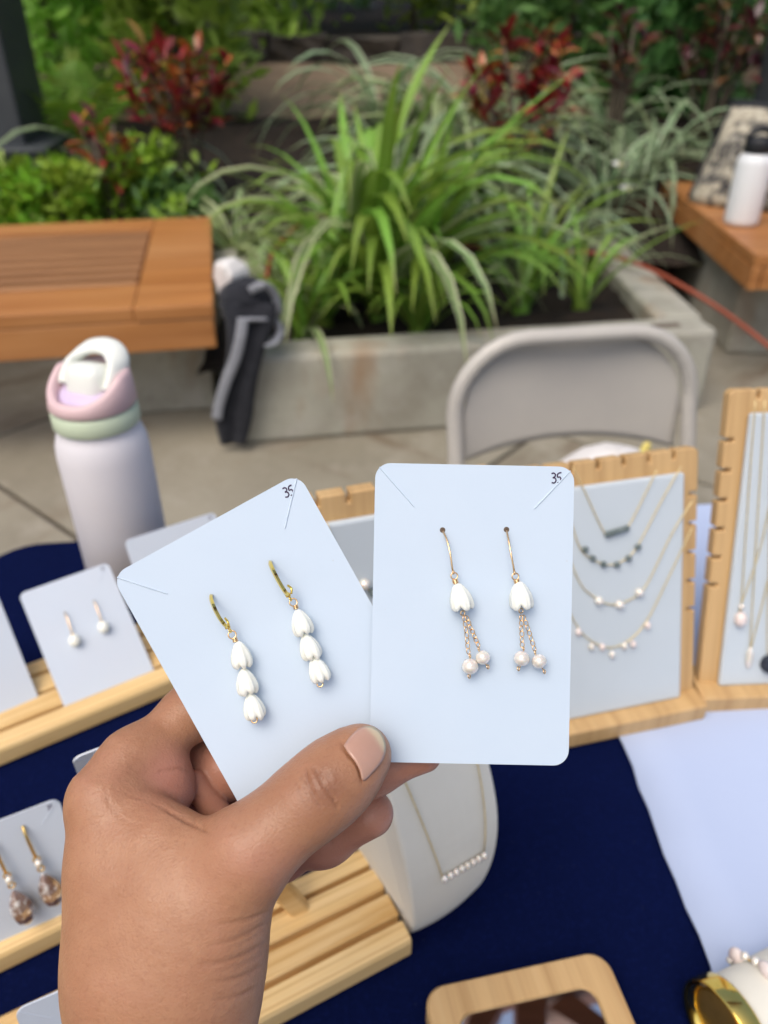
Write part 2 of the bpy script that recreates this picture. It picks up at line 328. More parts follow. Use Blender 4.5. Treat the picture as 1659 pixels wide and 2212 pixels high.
def bedz(y): return .225 if y < 3.4 else (.225+(y-3.4)*.2385 if y < 5.1 else .63+(y-5.1)*.128)
def sheet(name, xs, ys, zf, m, rough=0.0):
    v = [(x, y, zf(x, y)+random.uniform(-rough, rough)) for y in ys for x in xs]; nx = len(xs)
    f = [(j*nx+i, j*nx+i+1, (j+1)*nx+i+1, (j+1)*nx+i) for j in range(len(ys)-1) for i in range(nx-1)]
    return new(name, (v, f), m, smooth=True)
ps = sheet('planter_soil', np.linspace(-.60, 1.1, 30), np.linspace(2.3, 3.6, 24), lambda x, y: .222, SOIL, .014); tag(ps, kind='structure')
# clip the soil inside the walls: follow the turned front wall
for v in ps.data.vertices:
    fy = FL.y+(v.co.x-FL.x)*math.tan(PA)+.08
    if v.co.y < fy: v.co.y = fy
gb = sheet('garden_bed', np.linspace(-7, 7, 70), np.linspace(3.5, 5.3, 22), lambda x, y: bedz(y)-.008, SOIL, .02); tag(gb, kind='structure')
gp = sheet('garden_path', np.linspace(-8, 8, 40), np.linspace(5.2, 7.6, 16), lambda x, y: bedz(y), PATHM, .012); tag(gp, kind='structure')
hb = sheet('hedge_bed', np.linspace(-12, 12, 40), np.linspace(7.3, 14, 16), lambda x, y: .93+(y-7.3)*.1, SOIL, .03); tag(hb, kind='structure')
rw = thing('retaining_kerb', 'concrete kerb holding the soil behind the slatted bench', 'kerb', (-.64, 3.45, 0))
wall('kerb_block', (0, 0), (-2.6, -.45), .12, .32, 1, rw); wall('kerb_block', (-2.62, -.455), (-5, -.9), .12, .32, 1, rw)
te = thing('timber_edging', 'brown timber edging behind the end of the planter by the right bench', 'edging', (1.12, 3.95, 0))
for k in range(3): new('plank', box(1.6, .06, .13, .006, 1, (.8, .02*k, .07+.14*k)), TIMBER, te)
# dark stone wall beyond the path
sw = thing('stone_wall', 'dark low wall of rough stones beyond the garden path', 'wall', (0, 7.0, .84))
random.seed(3); x = -5.5
while x < 5.5:
    L = random.uniform(.35, .75); h = random.uniform(.18, .26)
    bm = bmesh.new(); bmesh.ops.create_cube(bm, size=1); bmesh.ops.scale(bm, vec=(L-.02, .34, h), verts=bm.verts)
    bmesh.ops.subdivide_edges(bm, edges=list(bm.edges), cuts=2, use_grid_fill=True)
    for v in bm.verts: v.co += Vector((random.uniform(-.02, .02), random.uniform(-.03, .03), random.uniform(-.018, .018)))
    me = bpy.data.meshes.new('stone'); bm.to_mesh(me); bm.free(); me.materials.append(DARKST)
    ob('stone', me, sw, (x+L/2, random.uniform(-.03, .03), h/2-.02)); x += L
# dark steel columns that carry the roof over the seating
def column(label, x, y, z0, wdt, bw):
    c = thing('steel_column', label, 'column', (x, y, z0), R(8))
    new('shaft', box(wdt, wdt, 3.2, .012, 2, (0, 0, 1.6)), STEEL, c); b = new('base_block', box(bw, bw, .30, .012, 2, (0, 0, .12)), STEEL, c)
    new('cap_plate', box(bw+.03, bw+.03, .025, .006, 2, (0, 0, .285)), STEEL, c)
column('dark grey steel column on a wide base at the left edge, behind the bench', -1.92, 4.05, bedz(4.05), .52, .72)
column('dark grey steel column at the right edge behind the patterned bag', 2.22, 4.5, bedz(4.5), .42, .6)

# overhead timber roof frame (seen only in the small table mirror)
def MZ(x, y, z=3.0, mz=.7575):   # photo point on the mirror -> the overhead point it reflects
    p = G(x, y, mz); vcam = Vector((0, 0, 2*mz-CH)); d = p-vcam; return vcam+d*((z-vcam.z)/d.z)
pg = thing('roof_frame', 'dark brown timber roof frame overhead, seen reflected in the small mirror', 'roof frame', (0, 0, 0))
def zo(x, y): return (877.7+x*.2976, 2029.6+y*.2976)
def bm_beam(name, quad, z0=3.0, z1=3.12):
    P = [MZ(*zo(*q), z=z0) for q in quad]; new(name, prism([(p.x, p.y) for p in P], z0, z1), ROOFW, pg)
bm_beam('rafter', [(430, 640), (480, 510), (710, 450), (600, 640)]); 
bm_beam('king_beam', [(812, 1400), (800, 380), (1012, 380), (1040, 1400)])
bm_beam('rafter', [(1030, 490), (1230, 612), (2300, 1300), (2400, 1180), (1420, 545), (1190, 372)], 3.004, 3.11)
bm_beam('ridge_beam', [(-1500, 560), (-1500, 200), (3200, -300), (3200, 60), (1190, 372), (1012, 380), (1030, 485), (800, 375), (480, 515)], 3.008, 3.13)
bm_beam('rafter', [(430, 640), (600, 640), (60, 1500), (-160, 1500)], 3.006, 3.11)
for sx in (-2.2, 3.2): new('post', box(.14, .14, 3.0, .01, 1, (sx, -1.6, 1.5)), ROOFW, pg)
new('cross_beam', box(5.9, .14, .16, .01, 1, (.5, -1.6, 3.09)), ROOFW, pg)

# ================================================================== BENCHES
def bench_left():
    c = G(460, 656, .47); a = R(11)
    t = thing('slatted_bench', 'wide orange brown timber bench with slatted seat panel on the left', 'bench', (c.x, c.y, 0), a)
    D, Lh, zt, hf = 1.17, 3.0, .47, .135          # local: +x right, origin at front right corner
    new('front_board', box(Lh-.2285, .235, .04, .004, 2, (-.2275-(Lh-.2285)/2, .1215, zt-.02)), BENCHW, t)
    new('end_board', box(.226, D, .04, .004, 2, (-.113, D/2, zt-.0205)), BENCHW, t)
    new('back_board', box(Lh-.2285, .17, .04, .004, 2, (-.2275-(Lh-.2285)/2, D-.088, zt-.02)), BENCHW, t)
    y0, y1, n = .245, D-.178, 8; p = (y1-y0)/n
    for i in range(n): new('slat', box(Lh-.24, p*.42, .07, .004, 1, (-.235-(Lh-.24)/2, y0+p*(i+.5), zt-.04)), BENCHS, t)
    new('front_fascia', box(Lh-.002, .035, hf-.042, .004, 2, (-Lh/2-.003, .022, zt-.042-(hf-.042)/2)), BENCHW, t)
    new('end_fascia', box(.035, D-.05, hf-.044, .004, 2, (-.022, D/2+.018, zt-.0425-(hf-.044)/2)), BENCHW, t)
    new('support_block', box(.30, .72, zt-.05, .012, 2, (-.19, .30+.36, (zt-.05)/2)), CONC, t)
    new('support_block', box(.30, .72, zt-.05, .012, 2, (-2.4, .30+.36, (zt-.05)/2)), CONC, t)
bench_left()
def bench_right():
    p = G(1632, 551, .47); q = G(1436, 397, .47); d = q-p; a = math.atan2(d.y, d.x)-math.pi/2
    t = thing('timber_bench', 'orange brown timber bench on a concrete block at the right edge', 'bench', (p.x, p.y, 0), a)
    zt, hf, W, D = .47, .125, 1.5, 1.42
    for i in range(5): new('seat_board', box(W/5*3-.006, D/5-.006, .04, .004, 2, (W*.3, D/5*(i+.5), zt-.02)), BENCHW, t)
    new('side_fascia', box(.035, D, hf-.042, .004, 2, (.02, D/2, zt-.042-(hf-.042)/2)), BENCHW, t)
    new('front_fascia', box(.85, .035, hf-.044, .004, 2, (.468, .02, zt-.0425-(hf-.044)/2)), BENCHW, t)
    new('support_block', box(.7, 1.05, zt-.05, .014, 2, (.44, .28+.525, (zt-.05)/2)), CONC, t)
bench_right()

# ================================================================== PLANTS
def strap(L, wd, a0, a1, n=8, fold=.35, twist=0.0, power=1.4, blunt=.15):
    """a ribbon leaf that leaves the origin upwards and arches over to +x"""
    v, uv, f = [], [], []; p = Vector((0, 0, 0))
    for i in range(n+1):
        s = i/n; a = a0+(a1-a0)*s**power
        T = Vector((math.sin(a), 0, math.cos(a))); Nn = Vector((math.cos(a), 0, -math.sin(a)))
        if i: p = p+T*(L/n)
        ww = wd/2*min(1, .55+1.6*s)*max(0.02, (1-s**3.2)) if blunt else wd/2*math.sin(math.pi*min(.98, max(.04, s)))
        tw = twist*s; B = Vector((0, math.cos(tw), 0))+Nn*math.sin(tw)
        for k, u in ((-1, 0.0), (0, .5), (1, 1.0)):
            v.append(p+B*(k*ww)-Nn*(abs(k)*fold*ww)); uv.append((u, s))
    for i in range(n):
        for k in range(2): f.append((i*3+k, i*3+k+1, i*3+k+4, i*3+k+3))
    return v, f, uv
def variants(name, mat_, specs): 
    out = []
    for s in specs:
        v, f, uv = strap(**s); out.append(md(name, v, f, mat_, True, uv))
    return out
random.seed(11)
LILYV = variants('leaf', LILY, [dict(L=1, wd=.052, a0=random.uniform(.02, .2), a1=random.uniform(.7, 2.2), twist=random.uniform(-.5, .5), power=random.uniform(1.2, 2.2)) for _ in range(9)])
LILYW = variants('leaf', SPIDER, [dict(L=1, wd=.055, a0=random.uniform(.05, .3), a1=random.uniform(1.2, 2.3), twist=random.uniform(-.5, .5), power=random.uniform(1.2, 2.0)) for _ in range(3)])
SPV = variants('leaf', SPIDER, [dict(L=1, wd=.045, a0=random.uniform(.05, .3), a1=random.uniform(1.7, 2.9), twist=random.uniform(-.6, .6), power=random.uniform(1.0, 1.6)) for _ in range(9)])
SPV2 = variants('leaf', SPIDER2, [dict(L=1, wd=.042, a0=random.uniform(.05, .3), a1=random.uniform(1.4, 2.8), twist=random.uniform(-.6, .6), power=random.uniform(1.0, 1.6)) for _ in range(9)])
CRV = variants('leaf', CROT, [dict(L=1, wd=.34, a0=.3, a1=random.uniform(.8, 1.5), n=5, fold=.25, twist=random.uniform(-.8, .8), blunt=0) for _ in range(6)])
CRVD = variants('leaf', CROTD, [dict(L=1, wd=.34, a0=.3, a1=random.uniform(.8, 1.5), n=5, fold=.25, twist=random.uniform(-.8, .8), blunt=0) for _ in range(6)])
CRSTEM = md('stem', *tube([(0, 0, 0), (.03, 0, .3), (.02, .03, .6), (.05, .02, 1)], [.014, .012, .010, .006], 6), STEM, True)
CROWN = md('crown_base', *lathe([(.02, -.03), (.035, 0), (.03, .05), (.012, .10)], 8), LILY, True)
def rosette(name, label, cat, X, Y, vs_, n, Lr, tilt, group, z=None, sq=None):
    z = bedz(Y) if z is None else z
    t = thing(name, label, cat, (X, Y, z), 0, group)
    ob('leaf_base', CROWN, t)
    for i in range(n):
        az = i*2.39996+random.uniform(-.3, .3); s = (i+.5)/n
        o = ob('leaf', random.choice(vs_), t, (.02*math.cos(az), .02*math.sin(az), random.uniform(0, .03)))
        o.rotation_euler = (Matrix.Rotation(az, 3, 'Z') @ Matrix.Rotation(tilt[0]+(tilt[1]-tilt[0])*s+random.uniform(-.1, .1), 3, 'Y')).to_euler()
        L = random.uniform(*Lr)*(1-.38*max(0, -math.cos(az))*(X < .1 and Y < 3.2)); o.scale = (L, L*random.uniform(.85, 1.2), L)
    return t
random.seed(21)
LG = 'strappy green lilies in the planter'
for lab, X, Y, n, Lr in [
    ('largest bright green strap leaf lily in the middle of the planter', -.02, 2.80, 62, (.68, 1.12)),
    ('green strap leaf lily leaning left toward the white cloth', -.22, 2.74, 34, (.42, .68)),
    ('green strap leaf lily just right of the largest clump, behind the chair', .15, 2.90, 40, (.5, .84)),
    ('tall upright green lily rising at the back of the clump', -.12, 3.02, 44, (.8, 1.2)),
    ('smaller green lily at the planter front above the chair back', .52, 2.86, 15, (.34, .56)),
    ('low lily spilling over the front edge of the planter, left of the chair', .12, 2.60, 26, (.34, .55)),
    ('low lily at the front left of the planter beside the black bag', -.28, 2.56, 24, (.34, .55)),
    ('small lily at the right end of the planter near the orange cord', .76, 2.92, 14, (.34, .56)),
    ('narrow lily behind the small one, below the right red croton', .60, 3.2, 20, (.4, .66))]:
    rosette('lily_plant', lab, 'lily', X, Y, LILYV+LILYV+LILYW, n, Lr, (-.05, .5), LG, z=.222)
SG = 'striped spider plants in the bed'
for lab, X, Y, n, Lr, vv in [
    ('cream striped spider plant arching beside the right end of the slatted bench', -.40, 3.05, 30, (.32, .55), SPV),
    ('striped spider plant behind the bench corner below the left red croton', -.66, 3.5, 26, (.35, .55), SPV),
    ('tall pale striped spider plant behind the lilies, left of centre', -.15, 3.55, 32, (.5, .8), SPV),
    ('grey green spider plant behind the lilies at centre', .18, 3.75, 34, (.5, .8), SPV2),
    ('grey green spider plant just left of the right red croton', .42, 4.1, 32, (.45, .75), SPV2),
    ('pale spider plant standing tallest at the back centre', .05, 4.35, 26, (.5, .8), SPV2),
    ('grey green spider plant under the right red croton', .78, 3.55, 30, (.35, .6), SPV2),
    ('spider plant between the right croton and the white flowers', 1.05, 3.95, 30, (.4, .65), SPV2),
    ('drooping spider plant beside the patterned bag', 1.40, 4.35, 32, (.45, .7), SPV2),
    ('dark spider plant at the back beneath the far right croton', 1.25, 4.75, 24, (.4, .7), SPV2),
    ('striped plant with long leaves beside the left steel column', -1.32, 4.1, 22, (.4, .75), SPV2),
    ('pale arching spider plant in front of the path at centre', .28, 4.75, 30, (.55, .85), SPV),
    ('tall grey green spider plant before the path, just left of the right croton', .52, 4.55, 30, (.55, .85), SPV2),
    ('pale spider plant at the far centre against the stone wall', -.02, 5.0, 24, (.55, .85), SPV2),
    ('striped plant in front of the stone wall at centre right', .75, 4.75, 26, (.5, .8), SPV)]:
    rosette('spider_plant', lab, 'spider plant', X, Y, vv, int(n*1.35), (Lr[0]*1.15, Lr[1]*1.25), (0, .65), SG)
def croton(label, X, Y, z0, z1, wd, n, vs_, ls=(.10, .15)):
    t = thing('croton_shrub', label, 'croton', (X, Y, z0), 0, 'red leaved crotons'); H = z1-z0
    tips = []
    for k in range(7):
        az = k*2.4+random.random(); rr = wd*.5*random.uniform(.25, .95); hh = H*(1-.25*(rr/(wd*.5))**2)*random.uniform(.86, 1.0)
        o = ob('stem', CRSTEM, t); d = Vector((rr*math.cos(az), rr*math.sin(az), hh)); o.rotation_euler = d.to_track_quat('Z', 'Y').to_euler(); o.scale = (1, 1, d.length*.95); tips.append(d)
    for i in range(n):
        d = tips[i % 7]; s = random.uniform(.55, 1.0); c = d*s+Vector((random.gauss(0, .018), random.gauss(0, .018), 0))
        o = ob('leaf', random.choice(vs_), t, c); az = random.uniform(0, 6.283)
        o.rotation_euler = (Matrix.Rotation(az, 3, 'Z') @ Matrix.Rotation(random.uniform(-.1, .9)+(1-s)*.9, 3, 'Y')).to_euler(); o.scale = (random.uniform(*ls),)*3
random.seed(5)
p = V(385, 190, 3.95); croton('bushy dark red croton above the slatted bench on the left', p.x, 3.95, bedz(3.95), 1.13, .60, 230, CRV, (.09, .14))
p = V(215, 262, 3.7); croton('small red croton sprig left of the bushy one, beside the steel column', p.x, 3.7, bedz(3.7), .87, .26, 60, CRV, (.09, .13))
p = V(1135, 190, 3.9); croton('bright red croton behind the lilies, above the chair on the right', p.x, 3.9, bedz(3.9), 1.12, .62, 230, CRV, (.09, .14))
p = V(1570, 60, 4.7); croton('dark purple croton at the top right corner near the column', p.x, 4.7, bedz(4.7), 1.30, .55, 110, CRVD)
p = V(1350, 100, 4.5); croton('sparse dark croton between the bright red one and the top right corner', p.x, 4.5, bedz(4.5), 1.22, .34, 55, CRVD)
# leaf-mass shrubs
def leafmass(n, rx, ry, rz, mat_, ls, name='crown', clumps=26, up=.5):
    cs = [Vector((random.gauss(0, .42)*rx, random.gauss(0, .42)*ry, random.uniform(.05, 1)*rz)) for _ in range(clumps)]
    v, f, uv = [], [], []
    for i in range(n):
        c = random.choice(cs); p = c+Vector((random.gauss(0, .13)*rx, random.gauss(0, .13)*ry, random.gauss(0, .09)*rz)); p.z = max(p.z, .0)
        L = random.uniform(*ls); az = random.uniform(0, 6.283); el = random.uniform(-.3, 1.1)+up*.3
        d = Vector((math.cos(az)*math.cos(el), math.sin(az)*math.cos(el), math.sin(el))); s = d.cross(Vector((random.gauss(0, 1), random.gauss(0, 1), 1.2))).normalized(); b = len(v)
        v += [p, p+d*L*.5+s*L*.2, p+d*L, p+d*L*.5-s*L*.2]; uv += [(.5, 0), (1, .5), (.5, 1), (0, .5)]; f.append((b, b+1, b+2, b+3))
    return md(name, v, f, mat_, True, uv)
TRUNKM = md('trunk', *tube([(0, 0, -.1), (.01, .02, .3), (-.01, .01, .7), (0, 0, 1)], [.03, .025, .018, .008], 7), STEM, True)
def shrub(label, X, Y, z, r3, n, mat_, ls, group, cat='shrub', name='green_shrub', clumps=26):
    t = thing(name, label, cat, (X, Y, z), 0, group)
    tag(ob('crown', leafmass(n, *r3, mat_, ls, clumps=clumps), t), kind='stuff'); ob('trunk', TRUNKM, t, scale=(1, 1, r3[2]*.8)); return t
random.seed(31)
CG = 'bright green low shrubs behind the bench'
for i, (lab, px, Y, h) in enumerate([('bright green low shrub behind the slatted bench at the left edge', 30, 3.62, .30), ('bright green low shrub in front of the column base behind the bench', 120, 3.66, .33),
    ('bright green low shrub behind the bench, third from the left edge', 215, 3.75, .34), ('bright green low shrub below the bushy red croton', 290, 3.8, .34), ('dark leaved low plant behind the bench end, under the croton', 390, 3.75, .25)]):
    p = V(px, 420, Y); shrub(lab, p.x, Y, bedz(Y)-.02, (.26, .2, h), 620, COVER if i < 4 else HEDGE2, (.05, .10), CG)
HG = 'hedge shrubs behind the garden'
hz = [('yellow green shrub behind the left croton', -1.2, 5.1, .55, 1.6, HEDGE, 1500), ('leafy green shrub above the left steel column base', -2.0, 5.4, .55, 1.5, HEDGE, 1200), ('dense green shrub at the top left beside the column', -1.75, 5.9, .6, 1.9, HEDGE, 1500),
      ('broad green shrub beyond the stone wall left of centre', -.95, 7.9, 1.0, 1.9, HEDGE, 1500), ('green shrub beyond the stone wall, directly above the lilies', .25, 8.0, 1.0, 1.8, HEDGE, 1500), ('green shrub beyond the stone wall right of centre', 1.5, 8.1, 1.0, 1.9, HEDGE, 1500),
      ('dark green shrub behind the bright red croton', 1.15, 5.6, .6, 1.3, HEDGE2, 1500), ('dark green shrub behind the top right croton', 2.0, 5.5, .6, 1.8, HEDGE2, 1500), ('dark green shrub between the two right crotons', 1.6, 5.2, .5, 1.1, HEDGE2, 1100),
      ('dark hedge shrub at the far right behind the column', 3.1, 6.3, 1.0, 2.2, HEDGE2, 1500), ('hedge shrub at the far left behind the column', -3.3, 6.3, 1.0, 2.2, HEDGE, 1500),
      ('large hedge shrub far behind at left', -3.2, 9.3, 1.6, 3.0, HEDGE2, 1800), ('large hedge shrub far behind at centre left', -.9, 9.8, 1.7, 3.2, HEDGE2, 1800), ('large hedge shrub far behind at centre right', 1.6, 9.9, 1.7, 3.2, HEDGE2, 1800), ('large hedge shrub far behind at right', 4.0, 9.3, 1.7, 3.0, HEDGE2, 1800)]
for lab, X, Y, r, h, mt, n in hz:
    shrub(lab, X, Y, bedz(Y) if Y < 7.3 else 1.0, (r, r*.8, h), n, mt, (.10, .19) if Y < 7 else (.14, .28), HG, 'shrub', 'hedge_shrub', 40)
# fern fronds at the left
fr = thing('fern_plant', 'fern with feathery fronds between the left column and the croton', 'fern', (-1.55, 4.35, bedz(4.35)))
def frond(L):
    v, f, uv = [], [], []
    for i in range(26):
        s = (i+1)/26; a = .2+1.3*s**1.3; p = Vector((L*s*math.sin(a*.6), 0, L*s*math.cos(a*.6))); q = L*.2*math.sin(math.pi*min(.97, s*.92+.06))
        for sg in (-1, 1):
            b = len(v); d = Vector((.35, sg, -.15)).normalized()*q; u_ = Vector((.004, 0, .007))
            v += [p-u_, p+d*.5-u_*.8, p+d, p+d*.5+u_*.8, p+u_]; uv += [(.5, 0), (0, .5), (.5, 1), (1, .5), (.5, 0)]; f.append((b, b+1, b+2, b+3, b+4))
    return md('frond', v, f, COVER, False, uv)
fd = frond(1.0)
for k in range(11): tag(ob('frond', fd, fr, (0, 0, 0), (0, 0, k*2.4), random.uniform(.55, .85)), kind='stuff')
# white blossoms
FLW = M('white petal', (.75, .75, .74), .6, layers=(('noise', 60, (.68, .68, .66), .4, .7, .6),), transl=.2)
for lab, px, py, s in (('white blossom with yellow centre left of the bench end', 1358, 410, .05), ('fainter white blossom above the other one', 1340, 358, .042)):
    c = V(px, py, 3.75); t = thing('white_blossom', lab, 'flower', (c.x, c.y, bedz(3.75)), 0, 'white blossoms by the right bench'); h = c.z-bedz(3.75)
    new('stalk', tube([(0, 0, 0), (.01, 0, h*.6), (0, 0, h)], .004, 6), STEM, t, True)
    pet = md('petal', *strap(s, s*.75, .9, 1.6, n=4, fold=.1, blunt=0)[:2], FLW, True)
    for k in range(6): ob('petal', pet, t, (0, 0, h), (-.5, 0, k*1.047))
    new('flower_centre', ball((0, -.006, h+.006), s*.22, 8), YELLOW, t, True)

# ================================================================== THINGS AROUND THE BENCHES
# orange cord
cp = [V(575, 600, 2.75), V(600, 530, 3.05), V(690, 470, 3.3), V(850, 500, 3.3), V(1060, 540, 3.25), V(1200, 545, 3.3), V(1290, 548, 3.32), V(1390, 575, 3.1), V(1500, 633, 2.9), V(1600, 700, 2.78), V(1690, 775, 2.66), V(1760, 960, 2.5), V(2100, 1000, 2.45)]
cp[-2].z = .01; cp[-1].z = .01
t = new('extension_cord', tube(spline(cp, 8), .0085, 8), CORD, None, True); tag(t, 'orange extension cord running through the plants and over the planter wall', 'cord')
# patterned pouch bag and white flask on the right bench
BAGM = M('palm print fabric', (.42, .38, .29), .85, layers=(('noise', 11, (.02, .02, .028), .46, .52, .95), ('noise', (40, 160, 90), (.22, .20, .15), .5, .6, .7), ('noise', 35, (.50, .47, .38), .5, .62, .6)))
def pouch():
    c = G(1590, 458, .472); t = thing('patterned_bag', 'cream and black palm print bag standing on the right bench', 'bag', (c.x+.15, c.y+.12, .472), R(-32))
    v, f = [], []; n = 24; m = 10
    for j in range(m+1):
        s = j/m; wd = .30-.08*s; dp = .11*(1-s*.8)+.012
        for k in range(n):
            a = 2*math.pi*k/n; cx_, sy_ = math.cos(a), math.sin(a)
            v.append((wd*math.copysign(abs(cx_)**.6, cx_)+random.uniform(-.004, .004), dp*math.copysign(abs(sy_)**.7, sy_)*(1+.5*math.sin(s*3.1))+.10*s+.012*math.sin(9*s+3*cx_)+random.uniform(-.004, .004), (.37*s)))
    for j in range(m):
        for k in range(n): f.append((j*n+k, j*n+(k+1) % n, (j+1)*n+(k+1) % n, (j+1)*n+k))
    f += [tuple(range(n-1, -1, -1)), tuple(m*n+k for k in range(n))]
    new('body', (v, f), BAGM, t, True)
    new('zip_band', box(.44, .028, .022, .009, 2, (0, .10, .372)), BLACKF, t)
    new('piping', tube(spline([(-.305, 0, .0), (-.27, .05, .19), (-.225, .10, .375)], 6), .008, 8), BLACKF, t, True)
    new('piping', tube(spline([(.305, 0, .0), (.27, .05, .19), (.225, .10, .375)], 6), .008, 8), BLACKF, t, True)
pouch()
c = G(1588, 484, .471); t = fl_ = thing('white_flask', 'tall white flask with black lid on the right bench', 'flask', (c.x+.02, c.y, .471))
new('body', lathe([(.055, 0), (.064, .006), (.066, .02), (.066, .225), (.062, .245), (.05, .258), (.046, .262)], 36), WHITEP, t, True)
ld_ = new('lid', lathe([(.05, .262), (.053, .266), (.053, .305), (.047, .315)], 32), BLACKP, t, True)
new('carry_loop', tube([(.05*math.cos(a), 0, .305+.038*math.sin(a)) for a in np.linspace(.1, 3.04, 14)], .012, 8), BLACKP, ld_, True)
# cloth cap and black strap bag hanging at the bench corner
Yb = 2.20
t = thing('black_strap_bag', 'black bag with grey edged straps hanging from the bench corner to the ground', 'bag', tuple(V(505, 950, Yb)))
o_ = t.location.copy()
def rel(p): return Vector(p)-o_
def ribbon(pts, wd, th, m, name, n=10):
    P = spline([rel(q) for q in pts], n); new(name, tube(P, wd, 10, flat=th/wd, ref=(1, 0, 0)), m, t, True)
v, f = ball((0, 0, 0), 1, 18); rnd = [random.uniform(.9, 1.1) for _ in v]
c = rel(V(535, 655, Yb+.06)); new('body', ([(c.x+p[0]*.085*r_, c.y+p[1]*.07*r_, c.z+p[2]*.075*r_) for p, r_ in zip(v, rnd)], f), BLACKF, t, True)
def hang(pts, name, m, th=.006):
    """a hanging cloth panel between a left and a right outline"""
    n = 22; Lp = spline([rel(V(x0, y, Y)) for x0, x1, y, Y in pts], 6); Rp = spline([rel(V(x1, y, Y)) for x0, x1, y, Y in pts], 6)
    v, f = [], []; k = 9
    for a, b in zip(Lp, Rp):
        for i in range(k):
            s = i/(k-1); v.append(a.lerp(b, s)+Vector((0, -.007*math.sin(s*math.pi*3)+.0, 0)))
    nl = len(Lp)
    for j in range(nl-1):
        for i in range(k-1): f.append((j*k+i, j*k+i+1, (j+1)*k+i+1, (j+1)*k+i))
    o = new(name, (v, f), m, t, True); md_ = o.modifiers.new('th', 'SOLIDIFY'); md_.thickness = th; return o
hang([(478, 598, 655, Yb+.0), (490, 592, 700, Yb-.02), (492, 568, 765, Yb-.03), (474, 552, 840, Yb-.03), (466, 544, 900, Yb-.03), (478, 530, 958, Yb-.03)], 'strap_panel', BLACKF)
ribbon([V(525, 688, Yb-.05), V(519, 730, Yb-.06), V(508, 775, Yb-.06), V(490, 820, Yb-.06), V(474, 870, Yb-.06), V(468, 905, Yb-.06)], .016, .005, GREYF, 'strap_edge')
ribbon([V(520, 690, Yb-.04), V(560, 690, Yb-.03), V(592, 692, Yb), V(605, 715, Yb), V(592, 738, Yb-.02), V(570, 745, Yb-.03)], .013, .006, GREYF, 'strap_loop')
ribbon([V(540, 628, Yb), V(572, 615, Yb), V(596, 640, Yb+.02), V(600, 675, Yb+.03), V(585, 690, Yb+.05)], .013, .006, GREYF, 'strap_loop')
c = V(503, 600, Yb+.12)
bm = bmesh.new(); bmesh.ops.create_icosphere(bm, subdivisions=3, radius=1); random.seed(4)
dirs = [Vector((random.gauss(0, 1), random.gauss(0, 1), random.gauss(0, 1))).normalized() for _ in range(13)]
for v in bm.verts:
    k = max(v.co.dot(d) for d in dirs); v.co *= .78/max(.62, k)
    v.co = Vector((v.co.x*.052, v.co.y*.05, v.co.z*.072))
me = bpy.data.meshes.new('white_cloth'); bm.to_mesh(me); bm.free(); me.materials.append(WHITEF)
t = ob('white_cloth', me, None, c); tag(t, 'crumpled white cloth bundle on top of the black strap bag', 'cloth')

